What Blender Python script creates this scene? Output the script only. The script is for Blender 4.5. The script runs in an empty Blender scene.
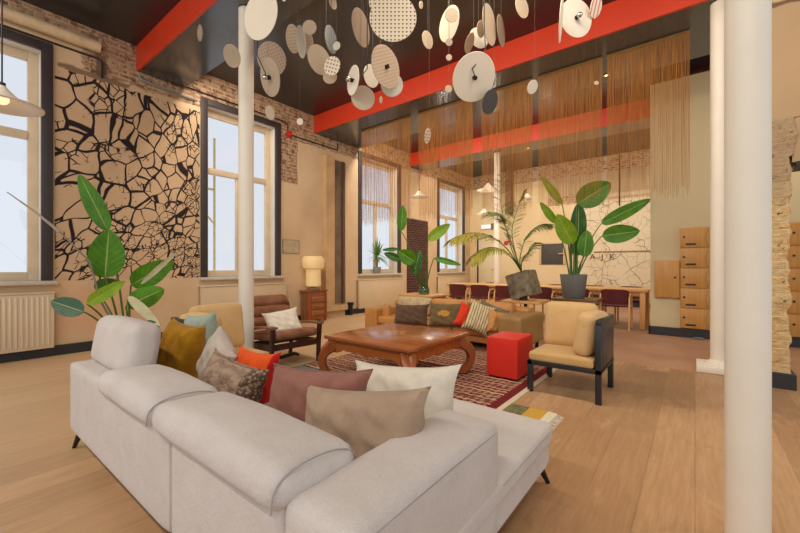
import bpy, bmesh, math, random
from mathutils import Vector, Matrix, Euler
random.seed(7)
PI = math.pi
SC = bpy.context.scene
C = SC.collection
H = 1.15
YAW = math.atan(295/376.)
FX, FY = -math.sin(YAW), math.cos(YAW)
RX, RY = math.cos(YAW), math.sin(YAW)

def P(px, py, d):
    """place in the room seen at photo position px,py at depth d metres"""
    u = (px-400)/376.; v = -(py-266.5)/376.
    return Vector(((FX+RX*u)*d, (FY+RY*u)*d, H+v*d))

# ------------------------------------------------------------------ materials
def L(c):
    c = c/255.
    return c/12.92 if c <= .04045 else ((c+.055)/1.055)**2.4
def col(r, g, b): return (L(r), L(g), L(b), 1)

class NT:
    def __init__(s, name):
        s.m = bpy.data.materials.new(name); s.m.use_nodes = True
        s.t = s.m.node_tree; s.n = s.t.nodes; s.b = s.n['Principled BSDF']
        s.co = None
    def link(s, a, b): s.t.links.new(a, b)
    def coord(s, kind='Object'):
        if s.co is None: s.co = s.n.new('ShaderNodeTexCoord')
        return s.co.outputs[kind]
    def inp(s, sock, v):
        if isinstance(v, (int, float)): sock.default_value = v
        elif isinstance(v, tuple): sock.default_value = v
        else: s.link(v, sock)
    def math(s, op, a, b=0., c=0.):
        n = s.n.new('ShaderNodeMath'); n.operation = op
        s.inp(n.inputs[0], a); s.inp(n.inputs[1], b); s.inp(n.inputs[2], c)
        return n.outputs[0]
    def mix(s, f, a, b, mode='MIX'):
        n = s.n.new('ShaderNodeMix'); n.data_type = 'RGBA'; n.blend_type = mode
        s.inp(n.inputs[0], f); s.inp(n.inputs[6], a); s.inp(n.inputs[7], b)
        return n.outputs[2]
    def noise(s, scale, detail=4, rough=.5, vec=None, dist=0.):
        n = s.n.new('ShaderNodeTexNoise'); n.inputs['Scale'].default_value = scale
        n.inputs['Detail'].default_value = detail; n.inputs['Roughness'].default_value = rough
        n.inputs['Distortion'].default_value = dist
        s.link(vec if vec is not None else s.coord(), n.inputs['Vector'])
        return n.outputs['Fac']
    def noisec(s, scale, detail=3, vec=None):
        n = s.n.new('ShaderNodeTexNoise'); n.inputs['Scale'].default_value = scale
        n.inputs['Detail'].default_value = detail
        s.link(vec if vec is not None else s.coord(), n.inputs['Vector'])
        return n.outputs['Color']
    def voro(s, scale, vec=None, feature='F1', out='Distance', rnd=1.):
        n = s.n.new('ShaderNodeTexVoronoi'); n.feature = feature
        n.inputs['Scale'].default_value = scale; n.inputs['Randomness'].default_value = rnd
        s.link(vec if vec is not None else s.coord(), n.inputs['Vector'])
        return n.outputs[out]
    def wave(s, scale, dist=0., vec=None, dir='X', prof='SIN'):
        n = s.n.new('ShaderNodeTexWave'); n.bands_direction = dir; n.wave_profile = prof
        n.inputs['Scale'].default_value = scale; n.inputs['Distortion'].default_value = dist
        s.link(vec if vec is not None else s.coord(), n.inputs['Vector'])
        return n.outputs['Fac']
    def mapr(s, sc=(1,1,1), rot=(0,0,0), loc=(0,0,0), vec=None):
        n = s.n.new('ShaderNodeMapping'); n.inputs['Scale'].default_value = sc
        n.inputs['Rotation'].default_value = rot; n.inputs['Location'].default_value = loc
        s.link(vec if vec is not None else s.coord(), n.inputs['Vector'])
        return n.outputs[0]
    def sep(s, vec=None):
        n = s.n.new('ShaderNodeSeparateXYZ'); s.link(vec if vec is not None else s.coord(), n.inputs[0])
        return n.outputs
    def comb(s, x, y, z):
        n = s.n.new('ShaderNodeCombineXYZ'); s.inp(n.inputs[0], x); s.inp(n.inputs[1], y); s.inp(n.inputs[2], z)
        return n.outputs[0]
    def ramp(s, f, stops, interp='LINEAR'):
        n = s.n.new('ShaderNodeValToRGB'); n.color_ramp.interpolation = interp
        e = n.color_ramp.elements
        e[0].position = stops[0][0]; e[0].color = stops[0][1]
        e[1].position = stops[-1][0]; e[1].color = stops[-1][1]
        for p, c in stops[1:-1]:
            k = e.new(p); k.color = c
        s.inp(n.inputs[0], f); return n.outputs[0]
    def step(s, f, lo, hi):
        n = s.n.new('ShaderNodeMapRange'); n.clamp = True
        s.inp(n.inputs[0], f); n.inputs[1].default_value = lo; n.inputs[2].default_value = hi
        return n.outputs[0]
    def brick(s, vec, c1, c2, mortar, w=.22, h=.065, ms=.012):
        n = s.n.new('ShaderNodeTexBrick'); s.link(vec, n.inputs['Vector'])
        n.inputs['Color1'].default_value = c1; n.inputs['Color2'].default_value = c2
        n.inputs['Mortar'].default_value = mortar; n.inputs['Scale'].default_value = 1
        n.inputs['Brick Width'].default_value = w; n.inputs['Row Height'].default_value = h
        n.inputs['Mortar Size'].default_value = ms; n.inputs['Mortar Smooth'].default_value = .3
        return n.outputs['Color'], n.outputs['Fac']
    def boxmask(s, a, a0, a1, z, z0, z1, nz=None, amt=.1, soft=.01):
        """1 inside the rectangle, ragged edges when nz is given"""
        m = s.math('MINIMUM', s.math('MINIMUM', s.math('SUBTRACT', a, a0), s.math('SUBTRACT', a1, a)),
                   s.math('MINIMUM', s.math('SUBTRACT', z, z0), s.math('SUBTRACT', z1, z)))
        if nz is not None: m = s.math('ADD', m, s.math('MULTIPLY', s.math('SUBTRACT', nz, .5), amt))
        return s.step(m, -soft, soft)
    def base(s, v, rough=.6, metal=0., spec=.5):
        s.inp(s.b.inputs['Base Color'], v); s.inp(s.b.inputs['Roughness'], rough)
        s.b.inputs['Metallic'].default_value = metal
        s.b.inputs['Specular IOR Level'].default_value = spec
    def bump(s, h, strength=.3, dist=.01):
        n = s.n.new('ShaderNodeBump'); n.inputs['Strength'].default_value = strength
        n.inputs['Distance'].default_value = dist; s.link(h, n.inputs['Height'])
        s.link(n.outputs[0], s.b.inputs['Normal'])

_mc = {}
def mat(name, c, rough=.6, metal=0., var=.12, scale=8., bump=0., bscale=60., c2=None, spec=.5):
    if name in _mc: return _mc[name]
    t = NT(name); a = col(*c)
    b = col(*c2) if c2 else (a[0]*(1-var*2), a[1]*(1-var*2), a[2]*(1-var*2), 1)
    f = t.step(t.noise(scale, 5, .6), .35, .7)
    t.base(t.mix(f, a, b), rough, metal, spec)
    if bump: t.bump(t.noise(bscale, 3), bump, .005)
    _mc[name] = t.m; return t.m

def wood(name, c1, c2, axis='X', sc=1., rough=.4, bump=.05):
    if name in _mc: return _mc[name]
    t = NT(name)
    s_ = {'X': (1.2, 14, 14), 'Y': (14, 1.2, 14), 'Z': (14, 14, 1.2)}[axis]
    v = t.mapr(tuple(k*sc for k in s_))
    g = t.noise(1.6, 6, .65, v, .6)
    t.base(t.mix(t.step(g, .3, .7), col(*c1), col(*c2)), rough)
    if bump: t.bump(g, bump, .005)
    _mc[name] = t.m; return t.m

def fabric(name, c, var=.1, weave=260., bump=.25, big=5., c2=None, rough=.95):
    if name in _mc: return _mc[name]
    t = NT(name); a = col(*c)
    b = col(*c2) if c2 else tuple(k*(1-var*2.2) for k in a[:3])+(1,)
    f = t.step(t.noise(big, 6, .7), .3, .7)
    w = t.noise(weave, 2, .6)
    cc = t.mix(f, a, b)
    cc = t.mix(t.math('MULTIPLY', t.step(w, .35, .75), .22), cc, (a[0]*.5, a[1]*.5, a[2]*.5, 1))
    t.base(cc, rough, 0, .15)
    t.bump(t.math('ADD', t.math('MULTIPLY', t.noise(9, 4, .6), 1.6), t.math('MULTIPLY', w, .35)), bump, .02)
    t.b.inputs['Sheen Weight'].default_value = .15
    _mc[name] = t.m; return t.m

# ------------------------------------------------------------------ mesh helpers
def bm_new(): return bmesh.new()
def add_box(bm, x0, x1, y0, y1, z0, z1, bev=0., seg=2, mtx=None):
    r = bmesh.ops.create_cube(bm, size=1)
    vs = r['verts']
    for v in vs:
        v.co = Vector((x0+(v.co.x+.5)*(x1-x0), y0+(v.co.y+.5)*(y1-y0), z0+(v.co.z+.5)*(z1-z0)))
    if bev:
        es = list({e for v in vs for e in v.link_edges})
        rr = bmesh.ops.bevel(bm, geom=es, offset=bev, segments=seg, profile=.5, affect='EDGES')
        vs = list({v for f in rr['faces'] for v in f.verts} | {v for v in vs if v.is_valid})
    if mtx is not None:
        for v in vs: v.co = mtx @ v.co
    return vs
def softbox(bm, c, hx, hy, hz, r, n=10, bul=(0,0,0), nz=0., rot=None, seed=0):
    """rounded puffy box"""
    idx = {}
    rnd = random.Random(seed); ph = [rnd.uniform(0, 6.28) for _ in range(6)]
    M = rot if rot is not None else Matrix.Identity(3)
    def vert(u, v, w):
        k = (round(u, 5), round(v, 5), round(w, 5))
        if k in idx: return idx[k]
        p = Vector((u*hx, v*hy, w*hz))
        q = Vector((max(-(hx-r), min(hx-r, p.x)), max(-(hy-r), min(hy-r, p.y)), max(-(hz-r), min(hz-r, p.z))))
        d = p-q
        if d.length > 1e-9: p = q+d.normalized()*r
        p.x += u*bul[0]*(1-v*v)*(1-w*w); p.y += v*bul[1]*(1-u*u)*(1-w*w); p.z += w*bul[2]*(1-u*u)*(1-v*v)
        if nz:
            k2 = math.sin(p.x*17+ph[0])*math.sin(p.y*19+ph[1])*math.sin(p.z*15+ph[2])+.5*math.sin(p.x*37+ph[3]+p.z*11)*math.sin(p.y*33+ph[4])
            p += p.normalized()*k2*nz
        b = bm.verts.new(Vector(c)+M @ p); idx[k] = b; return b
    g = []
    for i in range(n+1):     # denser near the edges
        t = -1+2*i/n; g.append(math.sin(t*PI/2)*.5+t*.5)
    for ax in range(3):
        for sg in (-1, 1):
            for i in range(n):
                for j in range(n):
                    q = []
                    for (a, b) in ((g[i], g[j]), (g[i+1], g[j]), (g[i+1], g[j+1]), (g[i], g[j+1])):
                        co = [0, 0, 0]; co[ax] = sg; co[(ax+1) % 3] = a; co[(ax+2) % 3] = b
                        q.append(vert(*co))
                    if sg < 0: q.reverse()
                    try: bm.faces.new(q)
                    except ValueError: pass
def add_tube(bm, pts, r, n=8, r1=None, cap=True):
    pts = [Vector(p) for p in pts]; rings = []
    up = Vector((0, 0, 1))
    prev = None
    for i, p in enumerate(pts):
        t = (pts[min(i+1, len(pts)-1)]-pts[max(i-1, 0)]).normalized()
        if prev is None:
            a = t.cross(up)
            if a.length < .05: a = t.cross(Vector((1, 0, 0)))
            a.normalize()
        else:
            a = prev-t*prev.dot(t)
            a = a.normalized() if a.length > 1e-6 else t.orthogonal().normalized()
        prev = a; b = t.cross(a)
        rr = r if r1 is None else r+(r1-r)*i/max(1, len(pts)-1)
        rings.append([bm.verts.new(p+(a*math.cos(2*PI*k/n)+b*math.sin(2*PI*k/n))*rr) for k in range(n)])
    for i in range(len(rings)-1):
        for k in range(n):
            bm.faces.new((rings[i][k], rings[i][(k+1) % n], rings[i+1][(k+1) % n], rings[i+1][k]))
    if cap:
        bm.faces.new(list(reversed(rings[0]))); bm.faces.new(rings[-1])
def add_lathe(bm, prof, n=28, c=(0, 0, 0)):
    c = Vector(c); rings = []
    for (r, z) in prof:
        if r < 1e-5: rings.append([bm.verts.new(c+Vector((0, 0, z)))])
        else: rings.append([bm.verts.new(c+Vector((r*math.cos(2*PI*k/n), r*math.sin(2*PI*k/n), z))) for k in range(n)])
    for a, b in zip(rings, rings[1:]):
        for k in range(n):
            k2 = (k+1) % n
            if len(a) == 1 and len(b) == 1: continue
            if len(a) == 1: bm.faces.new((a[0], b[k2], b[k]))
            elif len(b) == 1: bm.faces.new((a[k], a[k2], b[0]))
            else: bm.faces.new((a[k], a[k2], b[k2], b[k]))
def add_bar(bm, p0, p1, w, d, bev=.004, up=(0, 0, 1)):
    """rectangular bar from p0 to p1"""
    p0, p1 = Vector(p0), Vector(p1); t = p1-p0; ln = t.length; t.normalize()
    a = t.cross(Vector(up))
    if a.length < .01: a = t.cross(Vector((1, 0, 0)))
    a.normalize(); b = t.cross(a)
    M = Matrix((a, b, t)).transposed().to_4x4(); M.translation = p0
    add_box(bm, -w/2, w/2, -d/2, d/2, 0, ln, bev, 1, M)
def sweep(bm, pts, ws, ds, side):
    """closed rectangular section swept along pts (curved furniture legs); ws along side, ds across"""
    pts = [Vector(p) for p in pts]; side = Vector(side).normalized(); rings = []
    for i, p in enumerate(pts):
        t = (pts[min(i+1, len(pts)-1)]-pts[max(i-1, 0)]).normalized(); n = t.cross(side).normalized()
        w, d = ws[i]/2, ds[i]/2
        rings.append([bm.verts.new(p+side*a*w+n*b*d) for a, b in ((-1, -.7), (-.7, -1), (.7, -1), (1, -.7), (1, .7), (.7, 1), (-.7, 1), (-1, .7))])
    for i in range(len(rings)-1):
        for k in range(8): bm.faces.new((rings[i][k], rings[i][(k+1) % 8], rings[i+1][(k+1) % 8], rings[i+1][k]))
    bm.faces.new(list(reversed(rings[0]))); bm.faces.new(rings[-1])

def obj(name, bm, m, parent=None, smooth=True, loc=None):
    bmesh.ops.recalc_face_normals(bm, faces=bm.faces[:])
    me = bpy.data.meshes.new(name); bm.to_mesh(me); bm.free()
    for k in (m if isinstance(m, (list, tuple)) else [m]): me.materials.append(k)
    if smooth:
        me.polygons.foreach_set('use_smooth', [True]*len(me.polygons))
        try: me.set_sharp_from_angle(angle=math.radians(42))
        except Exception: pass
    o = bpy.data.objects.new(name, me); C.objects.link(o)
    if parent is not None: o.parent = parent
    if loc is not None: o.location = loc
    return o
def tag(o, label, cat, group=None, kind=None):
    o['label'] = label; o['category'] = cat
    if group: o['group'] = group
    if kind: o['kind'] = kind
    return o
def thing(name, label, cat, loc=(0, 0, 0), rz=0., group=None):
    o = bpy.data.objects.new(name, None); C.objects.link(o); o.empty_display_size = .1
    o.location = loc; o.rotation_euler = (0, 0, rz)
    return tag(o, label, cat, group)
def struct(name, bm, m, parent=None, smooth=False):
    o = obj(name, bm, m, parent, smooth)
    if parent is None: o['kind'] = 'structure'
    return o
def dup(o, label=None, loc=None, rz=None, parent=None, group=None):
    c = o.copy(); C.objects.link(c)
    if parent is not None: c.parent = parent
    if label: c['label'] = label
    if group: c['group'] = group
    if loc is not None: c.location = loc
    if rz is not None: c.rotation_euler = (0, 0, rz)
    for ch in list(o.children): dup(ch, parent=c)
    return c
def box(name, x0, x1, y0, y1, z0, z1, m, parent=None, bev=.003):
    bm = bm_new(); add_box(bm, x0, x1, y0, y1, z0, z1, bev, 2); return obj(name, bm, m, parent)

# ------------------------------------------------------------------ material set
white_paint = mat('cream_column_paint', (236, 226, 208), .45, 0, .03, 3, .02, 30)
red_paint = mat('red_beam_paint', (210, 60, 28), .42, 0, .05, 2)
black_ceiling = mat('dark_ceiling_gloss', (40, 41, 44), .3, 0, .12, 1.2, spec=.9)
under_gloss = mat('beam_underside_gloss', (66, 68, 72), .2, 0, .1, 1.5, spec=1.)
frame_dark = mat('dark_window_frame', (62, 54, 54), .5, 0, .1, 4)
frame_cream = mat('cream_sash', (222, 200, 168), .5, 0, .06, 5)
reveal_m = mat('pale_reveal', (222, 214, 200), .6, 0, .05, 5)
sill_m = mat('pale_sill', (206, 198, 184), .4, 0, .06, 6)
radiator_m = mat('radiator_enamel', (226, 206, 176), .4, 0, .03, 3)
radiator_flat = mat('radiator_flat_enamel', (216, 192, 156), .45, 0, .04, 3)
base_dark = mat('dark_skirting', (46, 45, 47), .45, 0, .1, 4)
black_metal = mat('black_metal', (34, 34, 36), .4, .3, .1, 10)
charcoal = mat('charcoal_lacquer', (40, 42, 46), .35, 0, .1, 6)
chrome = mat('polished_steel', (205, 200, 190), .15, 1., .05, 10)
zinc = mat('zinc_sheet', (160, 148, 122), .4, .35, .25, 9, .08, 30, (92, 84, 66))
grey_pot = mat('grey_planter', (112, 112, 110), .6, 0, .06, 10)
soil = mat('potting_soil', (52, 40, 30), .95, 0, .3, 40, .5)
plaster_plain = mat('beige_partition_plaster', (206, 190, 152), .8, 0, .04, 1.2, .05, 40)
plaster_right = mat('tan_plaster', (190, 160, 124), .85, 0, .07, 1.5, .1, 30)
oak = wood('light_oak', (226, 176, 112), (204, 148, 86), 'X')
oak_z = wood('light_oak_upright', (226, 176, 112), (204, 148, 86), 'Z')
ply = wood('locker_plywood', (204, 152, 80), (184, 130, 62), 'Z', .6)
teak = wood('orange_teak', (182, 104, 48), (146, 74, 30), 'X', .8, .28)
teak_z = wood('orange_teak_upright', (170, 92, 42), (130, 62, 28), 'Z', .8, .3)
walnut = wood('dark_walnut', (74, 42, 30), (48, 26, 20), 'X', 1, .35)
cabinet_w = wood('reddish_cabinet_wood', (164, 92, 48), (118, 58, 30), 'Z', 1, .3)
leather_br = mat('brown_leather', (150, 98, 66), .42, 0, .14, 7, .2, 90, (110, 66, 44))
leather_tan = mat('tan_leather', (196, 138, 72), .5, 0, .08, 4, .12, 90, (176, 118, 58))
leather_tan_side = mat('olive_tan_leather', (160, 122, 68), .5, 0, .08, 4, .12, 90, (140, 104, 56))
burgundy = mat('burgundy_leather', (98, 36, 42), .45, 0, .1, 6, .1, 90)
red_vinyl = mat('red_vinyl', (222, 44, 28), .5, 0, .05, 5, .08, 120)
sofa_f = fabric('light_grey_boucle', (214, 205, 198), .05, 190, .3, 4, (202, 191, 182))
piping_m = fabric('grey_piping', (168, 162, 162), .05, 200, .1)
cane_cush = fabric('sandy_cushion', (222, 184, 130), .06, 260, .25, 3, (204, 164, 110))
seat_cush = fabric('sandy_seat_cushion', (206, 168, 110), .05, 260, .15, 3)
mustard = fabric('mustard_velvet', (186, 134, 24), .18, 220, .5, 9, (146, 100, 14))
mint = fabric('mint_linen', (170, 184, 168), .08, 260, .4, 8)
linen_l = fabric('light_beige_linen', (206, 190, 174), .07, 240, .4, 8)
white_f = fabric('cream_cotton', (232, 220, 200), .05, 260, .35, 7)
taupe = fabric('taupe_velvet', (182, 156, 130), .14, 240, .3, 5, (160, 132, 108))
mauve = fabric('mauve_brown_linen', (158, 108, 92), .08, 260, .3, 6, (140, 92, 78))
orange_f = fabric('orange_cotton', (238, 92, 34), .06, 260, .3, 8)
red_f = fabric('red_cotton', (200, 34, 26), .08, 260, .3, 8)
brown_f = fabric('dark_brown_linen', (104, 78, 58), .12, 260, .35, 7)
olive_f = fabric('olive_brown_linen', (120, 98, 62), .15, 260, .35, 7)
grey_green = fabric('grey_green_linen', (124, 112, 88), .12, 260, .35, 7)
pale_str = None
cord_m = mat('black_cord', (38, 34, 32), .6)
wire_m = mat('steel_wire', (104, 96, 84), .6, .2)

def knit_mat(name, c, c2):
    t = NT(name)
    w = t.wave(14, 3.5, t.mapr((1, .6, 1)), 'Y')
    v = t.voro(55)
    f = t.math('MULTIPLY', t.step(w, .2, .8), .6)
    t.base(t.mix(f, col(*c), col(*c2)), .95, 0, .1)
    t.bump(t.math('ADD', w, t.math('MULTIPLY', v, 1.5)), .6, .01); return t.m
chevron = knit_mat('chevron_taupe', (172, 146, 124), (134, 108, 88))
def knit2():
    t = NT('chunky_dark_knit'); v = t.voro(60)
    t.base(t.mix(t.step(v, .1, .6), col(182, 154, 126), col(104, 82, 66)), .95, 0, .1)
    t.bump(v, .8, .01); return t.m
chunky = knit2()
def stripe_mat():
    t = NT('cream_striped_linen'); w = t.wave(9, .4, None, 'X')
    t.base(t.mix(t.step(w, .8, .9), col(206, 188, 148), col(120, 90, 60)), .95, 0, .1)
    t.bump(t.noise(9, 4), .3, .02); return t.m
pale_str = stripe_mat()
def leaf_mat(name, c1, c2, rough=.38):
    t = NT(name)
    x = t.coord('UV'); s_ = t.sep(x)
    v = t.math('ADD', t.math('MULTIPLY', s_[0], 46.), t.math('MULTIPLY', t.math('ABSOLUTE', t.math('SUBTRACT', s_[1], .5)), -26.))
    w = t.math('SINE', v)
    f = t.math('ADD', t.math('MULTIPLY', w, .14), t.step(t.noise(7, 4), .3, .75))
    c = t.mix(f, col(*c1), col(*c2))
    rib = t.step(t.math('ABSOLUTE', t.math('SUBTRACT', s_[1], .5)), .035, .012)
    c = t.mix(t.math('MULTIPLY', rib, .7), c, col(176, 196, 108))
    t.base(c, rough, 0, .45)
    t.bump(w, .12, .004)
    t.b.inputs['Transmission Weight'].default_value = 0
    return t.m
leaf_g = leaf_mat('glossy_green_leaf', (88, 146, 22), (56, 112, 14))
leaf_y = leaf_mat('bright_green_leaf', (150, 182, 44), (104, 152, 26))
leaf_d = leaf_mat('deep_green_leaf', (56, 112, 30), (34, 80, 22))
leaf_b = leaf_mat('bluish_green_leaf', (70, 104, 72), (44, 80, 56))
leaf_dry = leaf_mat('dry_pale_leaf', (206, 196, 160), (170, 160, 116), .7)
palm_m = leaf_mat('palm_leaf', (156, 166, 96), (106, 132, 66), .5)
palm_y = leaf_mat('yellowing_palm_leaf', (190, 172, 66), (124, 134, 60), .5)
stalk_m = mat('green_stalk', (86, 120, 48), .5, 0, .15, 20)
stalk_br = mat('brownish_stalk', (104, 84, 48), .55, 0, .15, 20)
yucca_m = leaf_mat('yucca_leaf', (112, 158, 58), (70, 120, 40), .45)
glass_green = NT('green_glass'); glass_green.base(col(120, 150, 110), .08, 0, .5)
glass_green.b.inputs['Transmission Weight'].default_value = .75; glass_green = glass_green.m

def floor_mat():
    t = NT('oak_plank_floor'); X, Y, Z = t.sep()
    v = t.comb(Y, X, 0.)
    def bn(c1, c2, mo, w, h, ms, off=.37):
        n = t.n.new('ShaderNodeTexBrick'); t.link(v, n.inputs['Vector'])
        n.offset = off; n.inputs['Color1'].default_value = c1; n.inputs['Color2'].default_value = c2
        n.inputs['Mortar'].default_value = mo; n.inputs['Scale'].default_value = 1
        n.inputs['Brick Width'].default_value = w; n.inputs['Row Height'].default_value = h
        n.inputs['Mortar Size'].default_value = ms; n.inputs['Mortar Smooth'].default_value = .2
        n.inputs['Bias'].default_value = 0; return n.outputs['Color'], n.outputs['Fac']
    bc, bf = bn((0, 0, 0, 1), (1, 1, 1, 1), (.5, .5, .5, 1), 1.9, .22, .0025)
    g = t.noise(3.0, 8, .7, t.mapr((13, .9, 1)), .35)
    k = t.noise(.55, 3, .5)
    kn = t.step(t.noise(5, 3, .6), .62, .8)
    c = t.mix(t.step(g, .3, .72), col(208, 164, 120), col(178, 136, 96))
    c = t.mix(t.math('MULTIPLY', bc, .5), c, col(146, 104, 70))
    st = t.noise(3.2, 8, .75, t.mapr((1.6, .7, 1), (0, 0, 0), (5, 2, 0)), .8)
    c = t.mix(t.math('MULTIPLY', t.step(st, .55, .68), .3), c, col(134, 96, 66))
    c = t.mix(t.math('MULTIPLY', t.step(st, .42, .3), .35), c, col(226, 190, 146))
    c = t.mix(t.math('MULTIPLY', t.step(k, .45, .7), .3), c, col(214, 176, 130))
    c = t.mix(t.math('MULTIPLY', kn, .18), c, col(96, 66, 44))
    # the planks by the window wall are painted paler to stand for the window glow
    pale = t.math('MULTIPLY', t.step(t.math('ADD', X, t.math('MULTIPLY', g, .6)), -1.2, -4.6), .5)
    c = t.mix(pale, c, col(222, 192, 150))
    c = t.mix(t.math('MULTIPLY', t.math('MULTIPLY', bf, t.step(t.noise(2.4, 2), .3, .6)), .45), c, col(92, 66, 46))
    # reddish terracotta coloured floor in the far room
    far = t.math('MULTIPLY', t.step(Y, 5.22, 5.25), t.step(X, -2.3, -2.25))
    far2 = t.mix(t.step(t.noise(1.6, 5), .3, .7), col(184, 140, 112), col(160, 118, 92))
    c = t.mix(far, c, far2)
    mid = t.math('MULTIPLY', t.math('MULTIPLY', t.boxmask(X, -1.6, 3, Y, 3.9, 5.24, st, 1.6, .15), t.math('ADD', .5, t.math('MULTIPLY', bc, .5))), .5)
    c = t.mix(t.math('MULTIPLY', mid, t.step(Y, 5.24, 5.2)), c, col(122, 96, 72))
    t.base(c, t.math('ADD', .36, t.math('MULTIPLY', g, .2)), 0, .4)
    t.bump(t.math('SUBTRACT', t.math('MULTIPLY', g, .3), bf), .15, .004); return t.m

def brick_cols(t, v, warm=1):
    bc, bf = t.brick(v, col(150, 92, 70), col(196, 150, 116), col(206, 182, 150), .22, .068, .016)
    n = t.noise(7, 6, .75)
    c = t.mix(t.math('MULTIPLY', t.step(n, .4, .58), .85), bc, col(204, 174, 138))
    c = t.mix(t.math('MULTIPLY', t.step(t.noise(10, 6, .8), .5, .62), .9), c, col(104, 66, 50))
    return c, bf, n

def left_wall_mat():
    t = NT('window_wall_plaster_and_brick'); X, Y, Z = t.sep()
    nz = t.noise(4.5, 6, .65); nf = t.noise(16, 4, .6)
    nn = t.math('ADD', t.math('MULTIPLY', nz, .7), t.math('MULTIPLY', nf, .3))
    pl = t.mix(t.step(t.noise(1.3, 5), .35, .7), col(220, 192, 156), col(204, 172, 134))
    pl = t.mix(t.math('MULTIPLY', t.step(nz, .55, .75), .35), pl, col(226, 200, 160))
    # faint orange rub on the low wall
    rub = t.math('MULTIPLY', t.boxmask(Y, 1.1, 2.0, Z, .25, .9, nz, .9, .15), .22)
    pl = t.mix(rub, pl, col(226, 142, 92))
    bc, bf, bn = brick_cols(t, t.comb(Y, Z, 0.))
    B = lambda *a, **k: t.boxmask(Y, a[0], a[1], Z, a[2], a[3], nn, k.get('amt', .25), .012)
    m = B(1.35, 2.9, 3.82, 4.6)
    for a in ((-3, 1.4, 4.22, 4.6), (2.6, 4.9, 3.93, 4.6), (4.38, 4.83, 2.86, 4.6), (4.7, 6.7, 3.78, 4.6),
              (6.3, 13, 3.93, 4.6), (8.55, 9.05, -1, -.5)):
        m = t.math('MAXIMUM', m, B(*a))
    c = t.mix(m, pl, bc)
    pb, _ = t.brick(t.comb(Y, Z, 0.), col(92, 60, 54), col(70, 46, 44), col(112, 84, 74), .22, .068, .012)
    m2 = B(8.62, 9.72, .2, 2.55, amt=.06)
    c = t.mix(m2, c, pb)
    m = t.math('MAXIMUM', m, m2)
    # ragged mortar patch marks above the mural
    ch = t.math('MULTIPLY', B(1.1, 1.9, 3.74, 3.82, amt=.2), .8)
    c = t.mix(ch, c, col(108, 84, 64))
    c = t.mix(t.math('MULTIPLY', B(1.5, 1.62, 3.8, 4.1, amt=.1), .8), c, col(110, 92, 72))
    # the painted crack mural
    mn = t.n.new('ShaderNodeVectorMath'); mn.operation = 'SCALE'; t.link(t.noisec(3.2, 1), mn.inputs[0]); mn.inputs['Scale'].default_value = .13
    mb = t.n.new('ShaderNodeVectorMath'); mb.operation = 'ADD'; t.link(t.comb(Y, Z, 0.), mb.inputs[0]); t.link(mn.outputs[0], mb.inputs[1])
    wv = mb.outputs[0]
    # one network of cracks whose cells shrink toward the lower right
    wy_, wz_, _ = t.sep(wv)
    yy = t.math('MAXIMUM', t.math('SUBTRACT', wy_, 1.06), 0.); zq = t.math('MAXIMUM', t.math('SUBTRACT', 3.85, wz_), 0.)
    uu = t.math('ADD', t.math('MULTIPLY', yy, 1.9), t.math('MULTIPLY', t.math('MULTIPLY', yy, yy), 1.15))
    vv = t.math('ADD', t.math('MULTIPLY', zq, 2.3), t.math('MULTIPLY', t.math('MULTIPLY', zq, zq), t.math('ADD', .12, t.math('MULTIPLY', yy, .42))))
    uv = t.mapr((1.22, 1.22, 1), (0, 0, 0), (.3, .2, 0), t.comb(uu, vv, 0.))
    d1 = t.voro(1., uv, 'DISTANCE_TO_EDGE'); d2 = t.voro(2.2, uv, 'DISTANCE_TO_EDGE')
    th = t.math('ADD', .026, t.math('MULTIPLY', t.step(t.noise(2.0, 3), .35, .66), .04))
    l1 = t.step(t.math('SUBTRACT', d1, th), .012, -.006)
    l2 = t.math('MULTIPLY', t.step(d2, .055, .035), t.step(t.noise(2.4, 2), .5, .53))
    sp = t.math('MULTIPLY', t.step(t.voro(15, wv), .16, .12), t.step(t.noise(3.1, 2), .52, .58))
    ln = t.math('MAXIMUM', t.math('MAXIMUM', l1, l2), sp)
    mz = t.boxmask(Y, 1.07, 2.88, Z, .965, 3.74, None, 0, .004)
    mural = t.mix(ln, t.mix(t.step(nz, .3, .8), col(212, 180, 144), col(202, 168, 130)), col(44, 36, 38))
    c = t.mix(mz, c, mural)
    t.base(c, .85, 0, .2)
    t.bump(t.math('MULTIPLY', m, t.math('ADD', t.math('MULTIPLY', bn, 1.4), t.math('MULTIPLY', bf, -.6))), .9, .04)
    return t.m

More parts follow.
